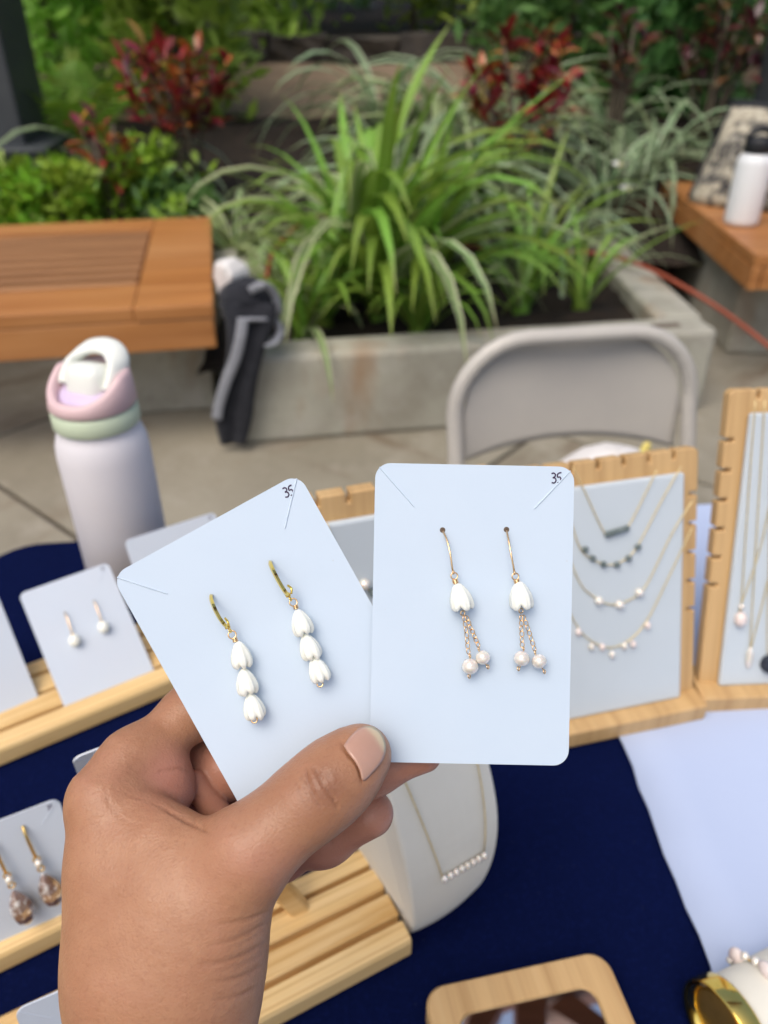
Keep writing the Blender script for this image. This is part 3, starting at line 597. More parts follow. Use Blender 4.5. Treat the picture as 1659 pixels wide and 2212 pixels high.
# ---------------------------------------------------------------- folding chair
def chair():
    c = V(1252, 714, 1.16); t = thing('folding_chair', 'beige grey metal folding chair behind the table', 'chair', (c.x, 1.13, 0), R(9))
    W, zt, zb, r = .395, c.z, c.z-.20, .115
    def arch(w_, top, rr, z0, y_of):
        p = [(-w_/2, z0)]
        for i in range(9): a = math.pi-math.pi/2*i/8; p.append((-w_/2+rr+rr*math.cos(a), top-rr+rr*math.sin(a)))
        for i in range(9): a = math.pi/2-math.pi/2*i/8; p.append((w_/2-rr+rr*math.cos(a), top-rr+rr*math.sin(a)))
        p.append((w_/2, z0)); return p
    yo = lambda z: .10*(z-zb)-.02
    P = []
    for x_, z in arch(W, zt, r, .40, yo): P.append((x_, yo(z)+.01, z))
    full = [(-W/2, -.30, .012)]+[(-W/2, -.22, .16), (-W/2, -.10, .40)]+P[1:-1]+[(W/2, -.10, .40), (W/2, -.22, .16), (W/2, -.30, .012)]
    new('frame_tube', tube(full, .0125, 12), CHAIRM, t, True)
    # back panel: dished sheet inside the arch
    nx, nz = 26, 14; v, f = [], []
    for j in range(nz+1):
        for i in range(nx+1):
            u = -1+2*i/nx; s = j/nz; w2 = W/2-.012; z = zb+.012+(zt-.012-zb)*s*1.0-.03*(1-s)*(1-u*u)*-1
            x_ = u*w2; lim = zt-.012
            ax = abs(x_)-(w2-r)
            if ax > 0: lim = zt-.012-r+math.sqrt(max(0, r*r-ax*ax))
            z0 = zb+.022*(1-u*u); z = z0+(lim-z0)*s
            v.append((x_, yo(z)+.012+.022*(1-u*u), z))
    for j in range(nz):
        for i in range(nx): a = j*(nx+1)+i; f.append((a, a+1, a+nx+2, a+nx+1))
    o = new('back_panel', (v, f), CHAIRM, t, True); s_ = o.modifiers.new('th', 'SOLIDIFY'); s_.thickness = .004
    new('seat', prism(rrect(.37, .38, .07, 6, 0, -.20), .425, .445, .006), CHAIRM, t, True)
    for sx in (-1, 1):
        new('rear_leg', tube([(sx*(W/2-.022), -.30, .42), (sx*(W/2-.022), -.05, .20), (sx*(W/2-.022), .10, .012)], .011, 10), CHAIRM, t, True)
    new('stretcher', tube([(-W/2+.02, .075, .05), (W/2-.02, .075, .05)], .009, 8), CHAIRM, t, True)
    # white carrier bag on the seat
    b = thing('white_carrier_bag', 'white carrier bag with a yellow tip lying on the folding chair', 'bag', tuple(Vector((c.x, 1.13, .446))+Matrix.Rotation(R(9), 3, 'Z') @ Vector((.005, -.16, 0))))
    v, f = ball((0, 0, .075), 1, 20); random.seed(9)
    new('body', ([(p[0]*.125*random.uniform(.96, 1.04), p[1]*.10*random.uniform(.96, 1.04), .098+(p[2]-.075)*.095*random.uniform(.96, 1.04)+.012*math.cos(p[0]*3)) for p in v], f), WHITEF, b, True)
    new('yellow_tip', tube(spline([(.045, .02, .17), (.05, .03, .19), (.054, .03, .205)], 5), [.008]*5+[.007]*4+[.005, .003], 8), YELLOW, b, True)
chair()

# ================================================================== TABLE
TZ = .74
def table():
    a = R(6); c = Vector((-.392, .622, 0)); t = new('tablecloth', ([], []), NAVY)
    bpy.data.objects.remove(t)
    L, D, r = 1.55, .95, .055; v, f = [], []
    poly = rrect(L, D, r, 8, L/2, -D/2); n = len(poly); e = .008
    rings = [(poly, TZ, 0)]
    v += [(x, y, TZ) for x, y in rrect(L-2*e, D-2*e, r-e, 8, L/2, -D/2)]
    v += [(x, y, TZ-.0025) for x, y in rrect(L-.8*e, D-.8*e, r-.4*e, 8, L/2, -D/2)]
    v += [(x, y, TZ-e) for x, y in poly]
    for j, z in enumerate((.6, .35, .03)):
        for k, (x, y) in enumerate(poly):
            q = math.sin(k*1.9)*.012*(j+.3); v.append((x+(x-L/2)*.01*j+q*.4, y+(y+D/2)*.02*j+q, z))
    for j in range(5):
        for k in range(n): f.append((j*n+(k+1) % n, j*n+k, (j+1)*n+k, (j+1)*n+(k+1) % n))
    f.append(tuple(range(n)))
    t = new('tablecloth', (v, f), NAVY, None, False, c, (0, 0, a)); tag(t, 'navy blue tablecloth covering the market table', 'tablecloth')
table()
# white sheet over the right part of the table
def wsheet():
    nx, ny = 26, 60; v, f = [], []
    for j in range(ny+1):
        Y = -.30+j/ny*1.0
        for i in range(nx+1):
            s = i/nx; x0 = .1783-.047*(Y-.2)+.0008*math.sin(Y*60)+.0007*math.sin(Y*143+1)
            Yt = .622+(x0+.392)*math.tan(R(6))-.012
            X = x0+(1.12-x0)*s; yy = min(Y, .622+(X+.392)*math.tan(R(6))-.012)
            v.append((X, yy, TZ+.0035+.0015*math.sin(X*30+Y*13)*.5+(.0012*math.sin(Y*90) if i == 0 else 0)))
    for j in range(ny):
        for i in range(nx): a = j*(nx+1)+i; f.append((a, a+1, a+nx+2, a+nx+1))
    o = new('white_sheet', (v, f), SHEET, None, True); m = o.modifiers.new('th', 'SOLIDIFY'); m.thickness = .0018; m.offset = -1
    tag(o, 'white sheet laid over the right side of the navy tablecloth', 'sheet')
wsheet()

# ---------------------------------------------------------------- water bottle
def bottle():
    c = G(290, 1262, TZ+.001); t = thing('water_bottle', 'lavender water bottle with pink and green lid standing at the table edge', 'bottle', (c.x, c.y, TZ+.001), R(-22))
    r = .0368
    new('body', lathe([(r-.004, 0), (r, .004), (r, .140), (r-.001, .150), (r-.0035, .158), (r-.006, .163), (r-.006, .165)], 48), BOTTLE, t, True)
    new('green_band', lathe([(r-.004, .1655), (r-.003, .167), (r-.0035, .179), (r-.005, .1805)], 48), GREENP, t, True)
    # pink collar, low in front and high at the back and sides
    n = 56; v, f = [], []
    for k in range(n):
        a = 2*math.pi*k/n; fr = .5-.5*math.sin(-a+math.pi)  # 1 at +y (back)
        top = .192+.017*max(0, min(1, (math.sin(a)+.95)/1.0))**1.2
        for rr, z in ((r-.005, .181), (r-.003, .183), (r-.0045, top-.003), (r-.007, top), (r-.0105, top-.001), (r-.0125, .186)):
            v.append((rr*math.cos(a), rr*math.sin(a), z))
    for k in range(n):
        for j in range(5): f.append((k*6+j, ((k+1) % n)*6+j, ((k+1) % n)*6+j+1, k*6+j+1))
    new('pink_collar', (v, f), PINKP, t, True)
    # lavender push button, sloping
    v, f = lathe([(.0235, 0), (.0245, .004), (.022, .008), (.012, .0095), (.001, .010)], 36)
    new('push_button', ([(p[0], p[1]*.8-.004, .187+p[2]+.25*(p[1]*.8)) for p in v], f), LAVP, t, True)
    # spout cover (rounded block) and carry loop
    v, f = box(.034, .030, .030, .010, 4); new('spout_cover', xf((v, f), Matrix.Translation((0, .003, .198)) @ Matrix.Rotation(R(-14), 4, 'X')), IVORY, t, True)
    pts = [(-.0195, -.002, .194), (-.0208, .006, .203), (-.0195, .014, .212), (-.012, .021, .2185), (0, .0235, .2205), (.012, .021, .2185), (.0195, .014, .212), (.0208, .006, .203), (.0195, -.002, .194)]
    new('carry_loop', tube(spline(pts, 5), .0095, 12, flat=.5, ref=(0, 1, .25)), IVORY, t, True)
    for sx in (-1, 1): new('hinge_pin', tube([(sx*.015, .004, .200), (sx*.0235, .004, .200)], .0045, 10), IVORY, t, True)
bottle()

# ---------------------------------------------------------------- cards
def card_geom(w_, h_, th=.0007, r=.0045):
    return prism(rrect(w_, h_, r, 7), -th, 0)
def strokes35(parent, cx, cy, s, rot, lw):
    S = [[(0, .93), (.22, 1.0), (.42, .85), (.34, .62), (.14, .55), (.40, .48), (.46, .22), (.28, .02), (.0, .06)], [(1.08, 1.03), (.72, .95), (.64, .60), (.90, .60), (1.0, .36), (.88, .08), (.62, .04)]]
    vf = []
    for st in S:
        P = []
        for x, y in st:
            x, y = (x-.5)*s, (y-.5)*s*1.1; P.append((cx+x*math.cos(rot)-y*math.sin(rot), cy+x*math.sin(rot)+y*math.cos(rot), .00012))
        vf.append(tube(spline(P, 4), lw, 6, flat=.25, ref=(math.cos(.7), math.sin(.7), 0)))
    o = new('price_mark', join(*vf), INK, parent, True); o['label'] = 'handwritten price 35'
def make_card(label, mw, w_, h_, group, mark=True, slits=True, mrot=0.0, cm=None):
    cm = cm or CARD
    t = thing('earring_card', label, 'card', group=group, mw=mw)
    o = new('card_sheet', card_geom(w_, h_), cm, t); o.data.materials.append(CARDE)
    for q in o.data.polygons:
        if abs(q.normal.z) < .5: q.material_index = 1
    if slits:
        for sx in (-1, 1):
            a = (sx*(w_/2-.0012), h_/2-.0012, .00005); b = (sx*(w_/2-.0115), h_/2-.0125, .00005)
            new('slit', tube([a, b], .00024, 6), cm, o)
    if mark: strokes35(o, w_/2-.0053, h_/2-.0034, .0027, mrot, .00020)
    return t
def cam_frame(x, y, t, roll, yaw=0, pit=0):
    B = Matrix((RT, UP, -FW)).transposed() @ Matrix.Rotation(roll, 3, 'Z') @ Matrix.Rotation(yaw, 3, 'Y') @ Matrix.Rotation(pit, 3, 'X')
    return Matrix.Translation(U(x, y, t)) @ B.to_4x4()
def to_local(mw, x, y):
    i = mw.inverted(); o = i @ CC; d = i.to_3x3() @ ray(x, y); k = -o.z/d.z; p = o+d*k; return Vector((p.x, p.y, 0))
TC_R, TC_L = .2248, .2268
PXR, PXL = TC_R/F, TC_L/F
MR = cam_frame(1019.5, 1327, TC_R, R(-1.15))
ML = cam_frame((245+645)/2+.4924*643/2-2, (1243+1022)/2+.8704*643/2, TC_L, R(29.2), R(4.0))
make_card('white jewellery card held on the right with pearl drop earrings', MR, 430*PXR, 646*PXR, 'cards held in the hand', mrot=R(2))
make_card('tilted white jewellery card held on the left with white bud earrings', ML, 455*PXL, 643*PXL, 'cards held in the hand', mrot=R(-10))

# ---------------------------------------------------------------- earrings on the held cards
def bud_mesh(n=5, seed=0, op=1.0):
    rnd = random.Random(seed); th, ns = 60, 22; v, f = [], []
    prof = [(0, .20), (.06, .38), (.18, .60), (.34, .80), (.52, .94), (.68, 1.0), (.82, .95+.05*op), (.92, .84+.11*op), (1, .64+.20*op)]
    def rad(s):
        for (a, x), (b, y) in zip(prof, prof[1:]):
            if s <= b: q = (s-a)/(b-a); q = q*q*(3-2*q)*.5+q*.5; return x+(y-x)*q
        return prof[-1][1]
    ph = [rnd.uniform(-.12, .12) for _ in range(n)]; ln = [rnd.uniform(-.05, .05) for _ in range(n)]
    for j in range(ns+1):
        s = j/ns
        for k in range(th):
            a = 2*math.pi*k/th; u = (a/(2*math.pi)*n) % 1; pi_ = int(a/(2*math.pi)*n) % n
            rdg = math.sin(math.pi*u)**.55; fine = .055*math.cos(u*math.pi*6)
            r = rad(s)*(.84+.16*rdg*(.5+.5*s)/.75 if s > .02 else .9)*(1+fine*s)
            z = -s*.94-(.14+.07*op+ln[pi_])*rdg**1.5*max(0, s-.55)/.45+.12*max(0, s-.75)/.25
            v.append((r*math.cos(a+ph[pi_]*0), r*math.sin(a), z))
    for j in range(ns):
        for k in range(th): f.append((j*th+k, j*th+(k+1) % th, (j+1)*th+(k+1) % th, (j+1)*th+k))
    b = len(v); v += [(0, 0, .02), (0, 0, -.86)]
    for k in range(th): f.append((k, b, (k+1) % th)); f.append((ns*th+(k+1) % th, b+1, ns*th+k))
    return [(x*.5, y*.5, z) for x, y, z in v], [tuple(reversed(q)) for q in f]
BUDS = [md('bud', *bud_mesh(5, s, .8), BUD, True) for s in range(4)]+[md('bud', *bud_mesh(6, s, .05), BUD, True) for s in range(4)]
def place_bud(parent, top, bot, wd, k, cl=0):
    """bud hanging from top to bot (points in the parent's frame)"""
    top, bot = Vector(top), Vector(bot); d = top-bot; L = d.length/1.08
    o = ob('bud', BUDS[k % 4 + cl], parent, top); q = d.to_track_quat('Z', 'Y') @ Matrix.Rotation(k*1.3, 3, 'Z').to_quaternion(); o.rotation_mode = 'QUATERNION'; o.rotation_quaternion = q; o.scale = (wd, wd, L); return o
def earring_root(name, label, mw, anchor, group): return thing(name, label, 'earring', group=group, mw=mw @ Matrix.Translation(anchor))

def bud_earring(label, hoop_top, hoop_bot, rg, wr, buds, end, flip):
    A = to_local(ML, *hoop_top); t = earring_root('bud_earring', label, ML, A, 'earrings on the held cards')
    Lc = lambda p, z=0.0: to_local(ML, *p)-A+Vector((0, 0, z))
    ht, hb = Lc(hoop_top), Lc(hoop_bot, .0030); u = PXL
    path = [ht+Vector((0, 0, -.001)), ht.lerp(hb, .06)+Vector((0, 0, .0025)), ht.lerp(hb, .3)+Vector((0, 0, .0052)), ht.lerp(hb, .6)+Vector((0, 0, .0060)), ht.lerp(hb, .85)+Vector((0, 0, .0045)), hb+Vector((0, 0, .0010))]
    new('hoop', tube(spline(path, 6), 4.6*u, 4, flat=1.0, ref=(1, 0, .3)), GOLDB, t)
    d = (hb-ht).normalized(); s = Vector((-d.y, d.x, 0))
    new('lever', tube(spline([hb+s*5*u*flip-d*22*u+Vector((0, 0, .002)), hb+s*7*u*flip-d*12*u+Vector((0, 0, .0028)), hb+s*4*u*flip-d*2*u+Vector((0, 0, .0025))], 5), 2.6*u, 8), GOLDB, t, True)
    new('clasp', box(11*u, 8*u, 9*u, 1.6*u, 2), GOLDB, t, False, hb+d*-4*u+Vector((0, 0, .0018)), (0, 0, math.atan2(d.y, d.x)+math.pi/2))
    new('clasp_loop', ring(hb+d*6*u+Vector((0, 0, .001)), 4.6*u, 1.5*u, (s.x, s.y, .25)), GOLDB, t, True)
    z = .0034
    rc = Lc(rg, z); new('jump_ring', ring(rc, 8.2*u, 1.7*u, (.15, .1, 1)), ROSE, t, True)
    wc = Lc(wr, z); dw = (Lc(buds[0], z)-wc).normalized()
    new('wire_wrap', join(*[ring(wc+dw*(q*3.0*u), 4.6*u, 1.6*u, dw) for q in (-1, 0, 1)]), ROSE, t, True)
    C = [Lc(b, z) for b in buds]
    for k, c in enumerate(C):
        dd = (C[min(k+1, 2)]-C[max(k-1, 0)]).normalized(); place_bud(t, c-dd*29*u, c+dd*35*u, 46*u, k+flip, 4)
    new('wire_end', ring(Lc(end, z+.0012), 6.2*u, 1.6*u, (.1, .2, 1)), ROSE, t, True)
bud_earring('left earring of three stacked white buds on the tilted card', (456, 1286), (498, 1353), (505, 1368), (511, 1379), [(523, 1411), (535, 1468), (550, 1521)], (553, 1547), 1)
bud_earring('right earring of three stacked white buds on the tilted card', (583, 1213), (626, 1286), (635, 1299), (640, 1309), [(652, 1342), (669, 1394), (688, 1442)], (692, 1471), 2)

LINK = None
def pearl_earring(label, hook, rg, wr, bud, brg, ch, pearls, ends, seed):
    global LINK
    A = to_local(MR, *hook[0]); t = earring_root('pearl_earring', label, MR, A, 'earrings on the held cards'); u = PXR
    Lc = lambda p, z=0.0: to_local(MR, *p)-A+Vector((0, 0, z))
    new('card_hole', prism(rrect(12*u, 12*u, 5.9*u, 6), 0.00002, .00008), HOLE, t)
    zs = [-.0002, .0022, .0038, .0040, .0034]
    new('hook', tube(spline([Lc(p, z) for p, z in zip(hook, zs)], 6), 2.1*u, 8), ROSE, t, True)
    z = .0034
    rc = Lc(rg, z); new('jump_ring', ring(rc, 7.2*u, 1.7*u, (.1, .1, 1)), ROSE, t, True)
    new('hook_eye', ring(Lc(hook[-1], z+.0006)+Vector((0, 4*u, 0)), 4*u, 1.4*u, (1, .1, .35)), ROSE, t, True)
    wc = Lc(wr, z); dw = (Lc(bud, z)-wc).normalized()
    new('wire_wrap', join(*[ring(wc+dw*(q*3.0*u), 5.2*u, 1.7*u, dw) for q in (-1, 0, 1)]), ROSE, t, True)
    c = Lc(bud, z); dd = (Lc(brg, z)-wc).normalized(); place_bud(t, c-dd*32*u, c+dd*32*u, 50*u, seed)
    b0 = Lc(brg, z); new('bottom_ring', ring(b0, 5*u, 1.5*u, (.4, 0, 1)), ROSE, t, True)
    if LINK is None: LINK = md('chain_link', *ring((0, 0, 0), 6.3*u, 1.15*u, (0, 0, 1), 16, 6, .68), ROSE, True)
    for (a, b), pc, e, k in zip(ch, pearls, ends, (0, 1)):
        p0, p1 = Lc(a, z), Lc(b, z-.0002); n = max(4, int(round((p1-p0).length/(10.8*u))))
        ang = math.atan2(p1.y-p0.y, p1.x-p0.x)-math.pi/2
        for i in range(n):
            o = ob('chain_link', LINK, t, p0.lerp(p1, (i+.5)/n)+Vector((random.uniform(-.6, .6)*u, 0, 0)))
            o.rotation_euler = (Matrix.Rotation(ang, 3, 'Z') @ Matrix.Rotation((.35 if i % 2 else -.55)+random.uniform(-.15, .15), 3, 'Y')).to_euler()
        P = Lc(pc[:2], z); pr = pc[2]*u; P.z = max(z-.0004, pr+.0003)
        ax = (Lc(e, P.z)-p1).normalized()
        v, f = ball((0, 0, 0), pr, 22); o = new('pearl', ([(q[0]*(1+.03*math.sin(3*q[2]/pr)), q[1], q[2]*(.93-.02*math.cos(4*q[2]/pr))) for q in v], f), PEARL, t, True, P); o.rotation_euler = ax.to_track_quat('Z', 'Y').to_euler()
        new('pin_loop', ring(P-ax*(pr+4.5*u), 4.2*u, 1.3*u, (1, .2, .5), roll=.3), ROSE, t, True)
        new('pin_end', join(tube([P+ax*pr*.85, P+ax*(pr+3*u)], 1.3*u, 6), ring(Lc(e, P.z), 4.3*u, 1.4*u, (.8, .3, .6))), ROSE, t, True)
pearl_earring('left pearl drop earring with white bud on the right hand card', [(956, 1145), (964, 1166), (970, 1194), (974, 1222), (977, 1238)], (979, 1242), (981, 1254), (992, 1289), (997, 1321),
              [((1000, 1328), (1010, 1408)), ((1004, 1328), (1031, 1393))], [(1013, 1435, 18), (1040, 1416, 16)], [(1011, 1456), (1051, 1436)], 1)
pearl_earring('right pearl drop earring with white bud on the right hand card', [(1094, 1144), (1096, 1166), (1099, 1194), (1104, 1221), (1107, 1239)], (1109, 1243), (1112, 1254), (1120, 1285), (1121, 1316),
              [((1121, 1326), (1124, 1394)), ((1126, 1326), (1151, 1402))], [(1123, 1418, 17), (1160, 1424, 16)], [(1116, 1440), (1171, 1446)], 2)

# ---------------------------------------------------------------- slotted pine stands and their cards
def plank_stand(label, p_right, ang, L, wd=.066, th=.017):
    """local: x along the plank from its right end (negative x), y from front edge to the back"""
    t = thing('card_stand', label, 'display stand', (p_right.x, p_right.y, TZ+.0012), ang, 'slotted pine card stands')
    prof = [(0, .0015), (.0015, 0), (wd-.0015, 0), (wd, .0015), (wd, th-.002), (wd-.002, th)]
    for g in (.78, .50, .22): c = wd*g; prof += [(c+.0017, th), (c+.0015, th-.008), (c-.0015, th-.008), (c-.0017, th)]
    prof += [(.004, th), (.001, th-.0015), (0, th-.004)]
    n = len(prof); v = [(0, y, z) for y, z in prof]+[(-L, y, z) for y, z in prof]
    f = [(i, (i+1) % n, n+(i+1) % n, n+i) for i in range(n)]+[tuple(range(n-1, -1, -1)), tuple(range(n, 2*n))]
    o = new('plank', (v, f), PINE, t); b = o.modifiers.new('b', 'BEVEL'); b.width = .0012; b.segments = 2; b.limit_method = 'ANGLE'; b.angle_limit = R(50)
    return t
def line_ang(p, q): d = q-p; return math.atan2(d.y, d.x)
a_, b_ = G(0, 1660, TZ), G(400, 1490, TZ); an1 = line_ang(a_, b_); dr = (b_-a_).normalized()
plank_stand('pine card stand furthest back, holding three earring cards', b_+dr*.06, an1, .34, .076)
a_, b_ = G(0, 2108, TZ), G(137, 2040, TZ); an2 = line_ang(a_, b_); dr = (b_-a_).normalized()
plank_stand('pine card stand left of the wrist, holding the crystal earring card', b_+dr*.105, an2, .30, .07)
a_, b_ = G(630, 2205, TZ), G(890, 2065, TZ); an3 = line_ang(a_, b_)
s3 = plank_stand('nearest pine card stand, its grooved end showing below the thumb', b_, an3, .32, .062)
pb, pt = G(648, 1964, TZ+.015), None
ql = Matrix.Rotation(-an3, 3, 'Z') @ (pb-Vector((b_.x, b_.y, TZ+.0012)))
new('peg', xf(box(.0105, .0105, .062, .0015, 1, (0, 0, .029)), Matrix.Translation(ql) @ Matrix.Rotation(R(-20), 4, 'Y') @ Matrix.Rotation(R(-6), 4, 'X')), PINE, s3)

def frame3(bl, br, top, z, top_is_right=False):
    """frame of an upright rectangle from its base line at height z and one top corner"""
    a, b = G(*bl, z), G(*br, z); ux = (b-a).normalized(); nh = Vector((-ux.y, ux.x, 0)); c = b if top_is_right else a; r = ray(*top)
    A = np.array([[r.x, -nh.x, 0], [r.y, -nh.y, 0], [r.z, -nh.z, -1]], float); k = np.linalg.solve(A, np.array(c-CC, float))
    up = nh*k[1]+Vector((0, 0, k[2])); h = up.length; uy = up.normalized(); uz = ux.cross(uy); w_ = (b-a).length
    m = Matrix((ux, uy, uz)).transposed().to_4x4(); return a, m, w_, h
def disp_card(label, bl, br, tl, z=TZ+.011, group='earring cards on the pine stands', mark=True):
    a, m, w_, h = frame3(bl, br, tl, z); ctr = a+m.to_3x3() @ Vector((w_/2, h/2, 0)); mw = Matrix.Translation(ctr) @ m
    make_card(label, mw, w_, h, group, mark, cm=CARDW); return mw, w_, h
mA, wA, hA = disp_card('earring card with two small pearl drops on the back pine stand', (150, 1555), (342, 1470), (40, 1283))
disp_card('earring card cut off by the left edge of the photo on the back stand', (-100, 1614), (92, 1530), (-208, 1345))
disp_card('earring card half hidden behind the tilted held card, beside the bottle', (352, 1420), (540, 1345), (268, 1168), z=TZ+.012)
mD, wD, hD = disp_card('earring card with crystal drop earrings, left of the wrist', (-43, 2079), (206, 1968), (-146, 1828))
disp_card('earring card mostly hidden behind the index knuckle', (258, 1914), (520, 1796), (155, 1640))
disp_card('earring card at the bottom left corner on the nearest stand', (150, 2480), (420, 2345), (30, 2184))

def small_earring(label, mw, top, bot, kind):
    A = to_local(mw, *top); t = earring_root('drop_earring', label, mw, A, 'earrings on the stand cards'); B = to_local(mw, *bot)-A; L = B.length
    z = .004; d = B.normalized()
    if kind == 'pearl':
        new('hook', tube(spline([(0, 0, 0), B*.12+Vector((0, 0, .003)), B*.4+Vector((0, 0, z)), B*.72+Vector((0, 0, z))], 5), .0005, 6), ROSE, t, True)
        new('pearl', ball(tuple(B+Vector((0, 0, z))), .0042, 14, (1, 1.15, 1)), BUD, t, True); new('cap', ball(tuple(B*.8+Vector((0, 0, z))), .0014, 8), GOLD, t, True)
    else:
        new('hook', tube(spline([(0, 0, 0), B*.1+Vector((0, 0, .003)), B*.3+Vector((0, 0, z)), B*.42+Vector((0, 0, z))], 5), .0009, 8), GOLD, t, True)
        new('pearl', ball(tuple(B*.5+Vector((0, 0, z))), .0021, 10), PEARL, t, True); new('loop', ring(tuple(B*.44+Vector((0, 0, z))), .0016, .0005), GOLD, t, True); new('loop', ring(tuple(B*.59+Vector((0, 0, z))), .0016, .0005), GOLD, t, True)
        # faceted teardrop
        pr = [(.0004, .0), (.0022, -.12), (.0042, -.30), (.0056, -.5), (.0058, -.68), (.0046, -.86), (.0022, -.98), (.0003, -1.0)]
        Lt = L*.50; v, f = lathe([(r_, z_*Lt) for r_, z_ in pr], 8)
        q = (-d).to_track_quat('Z', 'Y').to_matrix().to_4x4(); new('crystal', xf((v, f), Matrix.Translation(B*.62+Vector((0, 0, .0062))) @ q), CRYST, t)
small_earring('left pearl drop earring on the back stand card', mA, (139, 1322), (161, 1386), 'pearl')
small_earring('right pearl drop earring on the back stand card', mA, (202, 1297), (223, 1357), 'pearl')
small_earring('crystal drop earring nearer the wrist', mD, (49, 1784), (113, 1920), 'crystal')
small_earring('crystal drop earring at the left photo edge', mD, (-16, 1816), (52, 1958), 'crystal')

# ---------------------------------------------------------------- notched necklace boards
def necklace_board(label, bl, br, top, tr, strings, bw=.0135):
    a, m, w_, h = frame3(bl, br, top, TZ+.016, tr); mw = Matrix.Translation(a) @ m
    t = thing('necklace_board', label, 'display board', group='notched wooden necklace boards', mw=mw)
    nt_, dp = max(3, int(w_/.021)), .0065
    P = [(0, 0), (w_, 0)]; ns = max(3, int(h*.62/.022)); y = h*.30
    for i in range(ns): yy = h*.36+i*(h*.58/ns); P += [(w_, yy-.0013), (w_-dp, yy-.0013), (w_-dp, yy+.0013), (w_, yy+.0013)]
    P += [(w_, h-.003), (w_-.003, h)]
    for i in range(nt_, 0, -1): xx = w_*i/(nt_+1); P += [(xx+.0013, h), (xx+.0013, h-dp), (xx-.0013, h-dp), (xx-.0013, h)]
    P += [(.003, h), (0, h-.003)]
    for i in range(ns-1, -1, -1): yy = h*.36+i*(h*.58/ns); P += [(0, yy+.0013), (dp, yy+.0013), (dp, yy-.0013), (0, yy-.0013)]
    o = new('board', prism(P, -.010, 0), BAMBOO, t); b = o.modifiers.new('b', 'BEVEL'); b.width = .0012; b.segments = 2; b.limit_method = 'ANGLE'; b.angle_limit = R(40)
    new('pad', prism(rrect(w_-2*bw, h-bw*1.15, .002, 3, w_/2, (h-bw*1.15)/2), 0, .005, .002), PANEL, t, False)
    # base ledge, upright on the table
    inv = m.inverted(); up = inv @ Vector((0, 0, 1)); fwd = inv @ (m.to_3x3() @ Vector((1, 0, 0))).cross(Vector((0, 0, 1))); X = Vector((1, 0, 0))
    B = Matrix((X, -fwd, up)).transposed().to_4x4()
    new('base_ledge', xf(box(w_+.006, .036, .0155, .002, 2, (w_/2, .002, -.0065)), B), BAMBOO, t)
    new('back_strut', xf(box(.03, .008, .10, .001, 1, (w_/2, .055, .036)), B), BAMBOO, t)
    return t, mw, w_, h
def necklace(label, mw, pts, beads, name='necklace', z=.0060, r=.00045):
    P = [to_local(mw, *p) for p in pts]; A = P[0]; t = thing(name, label, 'necklace', group='necklaces on the boards', mw=mw @ Matrix.Translation(A))
    Z = Vector((0, 0, z)); new('chain', tube(spline([p-A+Z for p in P], 6), r, 6), GOLDC, t, True)
    for nm, x, y, s, m_ in beads:
        q = to_local(mw, x, y)-A+Z+Vector((0, 0, .0008)); sx, sy = s if hasattr(s, '__len__') else (s, s)
        new(nm, ball(tuple(q), 1, 12), m_, t, True) if False else new(nm, ([(q.x+p[0]*sx, q.y+p[1]*sy, q.z+p[2]*min(sx, sy)) for p in ball((0, 0, 0), 1, 12)[0]], ball((0, 0, 0), 1, 12)[1]), m_, t, True)
_, mM, wM, hM = necklace_board('middle notched wooden board with four gold necklaces', (1140, 1566), (1497, 1494), (1510, 965), True, None)
necklace('gold necklace with grey stone bar, highest on the middle board', mM, [(1228, 1005), (1255, 1060), (1298, 1148), (1322, 1146), (1346, 1134), (1385, 1060), (1408, 1012)], [('stone', 1302+i*8, 1149-i*2.6, .0022, GREYB) for i in range(6)])
necklace('gold necklace with six round grey beads on the middle board', mM, [(1180, 1010), (1220, 1110), (1245, 1180), (1275, 1205), (1310, 1215), (1345, 1200), (1370, 1170), (1420, 1075), (1460, 1005)], [('stone', x, y, .0023, GREYB) for x, y in ((1254, 1181), (1270, 1200), (1294, 1213), (1322, 1214), (1347, 1200), (1367, 1176))])
necklace('gold necklace with three white pearls on the middle board', mM, [(1165, 1045), (1235, 1235), (1270, 1280), (1310, 1300), (1350, 1290), (1385, 1260), (1440, 1150), (1486, 1075)], [('pearl', x, y, .0031, PEARL) for x, y in ((1284, 1291), (1328, 1299), (1370, 1273))])
necklace('gold necklace with dangling pink drops, lowest on the middle board', mM, [(1160, 1200), (1232, 1335), (1265, 1375), (1310, 1392), (1355, 1372), (1390, 1330), (1430, 1250), (1484, 1135)], [('pearl', x, y, (.0021, .0028), m_) for x, y, m_ in ((1240, 1358, PINKS), (1268, 1389, PEARL), (1291, 1390, PINKS), (1312, 1406, PEARL), (1338, 1388, PEARL), (1357, 1384, PINKS), (1388, 1344, PINKS))])
_, mL, wL, hL = necklace_board('notched wooden board glimpsed between the two held cards', (672, 1650), (1050, 1556), (1070, 1013), True, None)
necklace('gold necklace with pale beads between the held cards', mL, [(700, 1120), (745, 1230), (790, 1262), (850, 1275), (930, 1230), (1010, 1090)], [('pearl', 781, 1250, .0034, PEARL), ('stone', 800, 1268, .003, GREYB), ('pearl', 850, 1276, .003, PEARL)])
_, mN, wN, hN = necklace_board('tall notched wooden board with long pendant necklaces at the right edge', (1509, 1478), (1905, 1462), (1578, 842), False, None)
necklace('long gold necklace with pale pink drop pendant on the right board', mN, [(1622, 862), (1612, 1000), (1602, 1150), (1593, 1295), (1592, 1300), (1640, 1150), (1690, 870)], [('pearl', 1592, 1303, .0020, PEARL), ('pendant', 1590, 1330, (.0044, .0058), PINKS)])
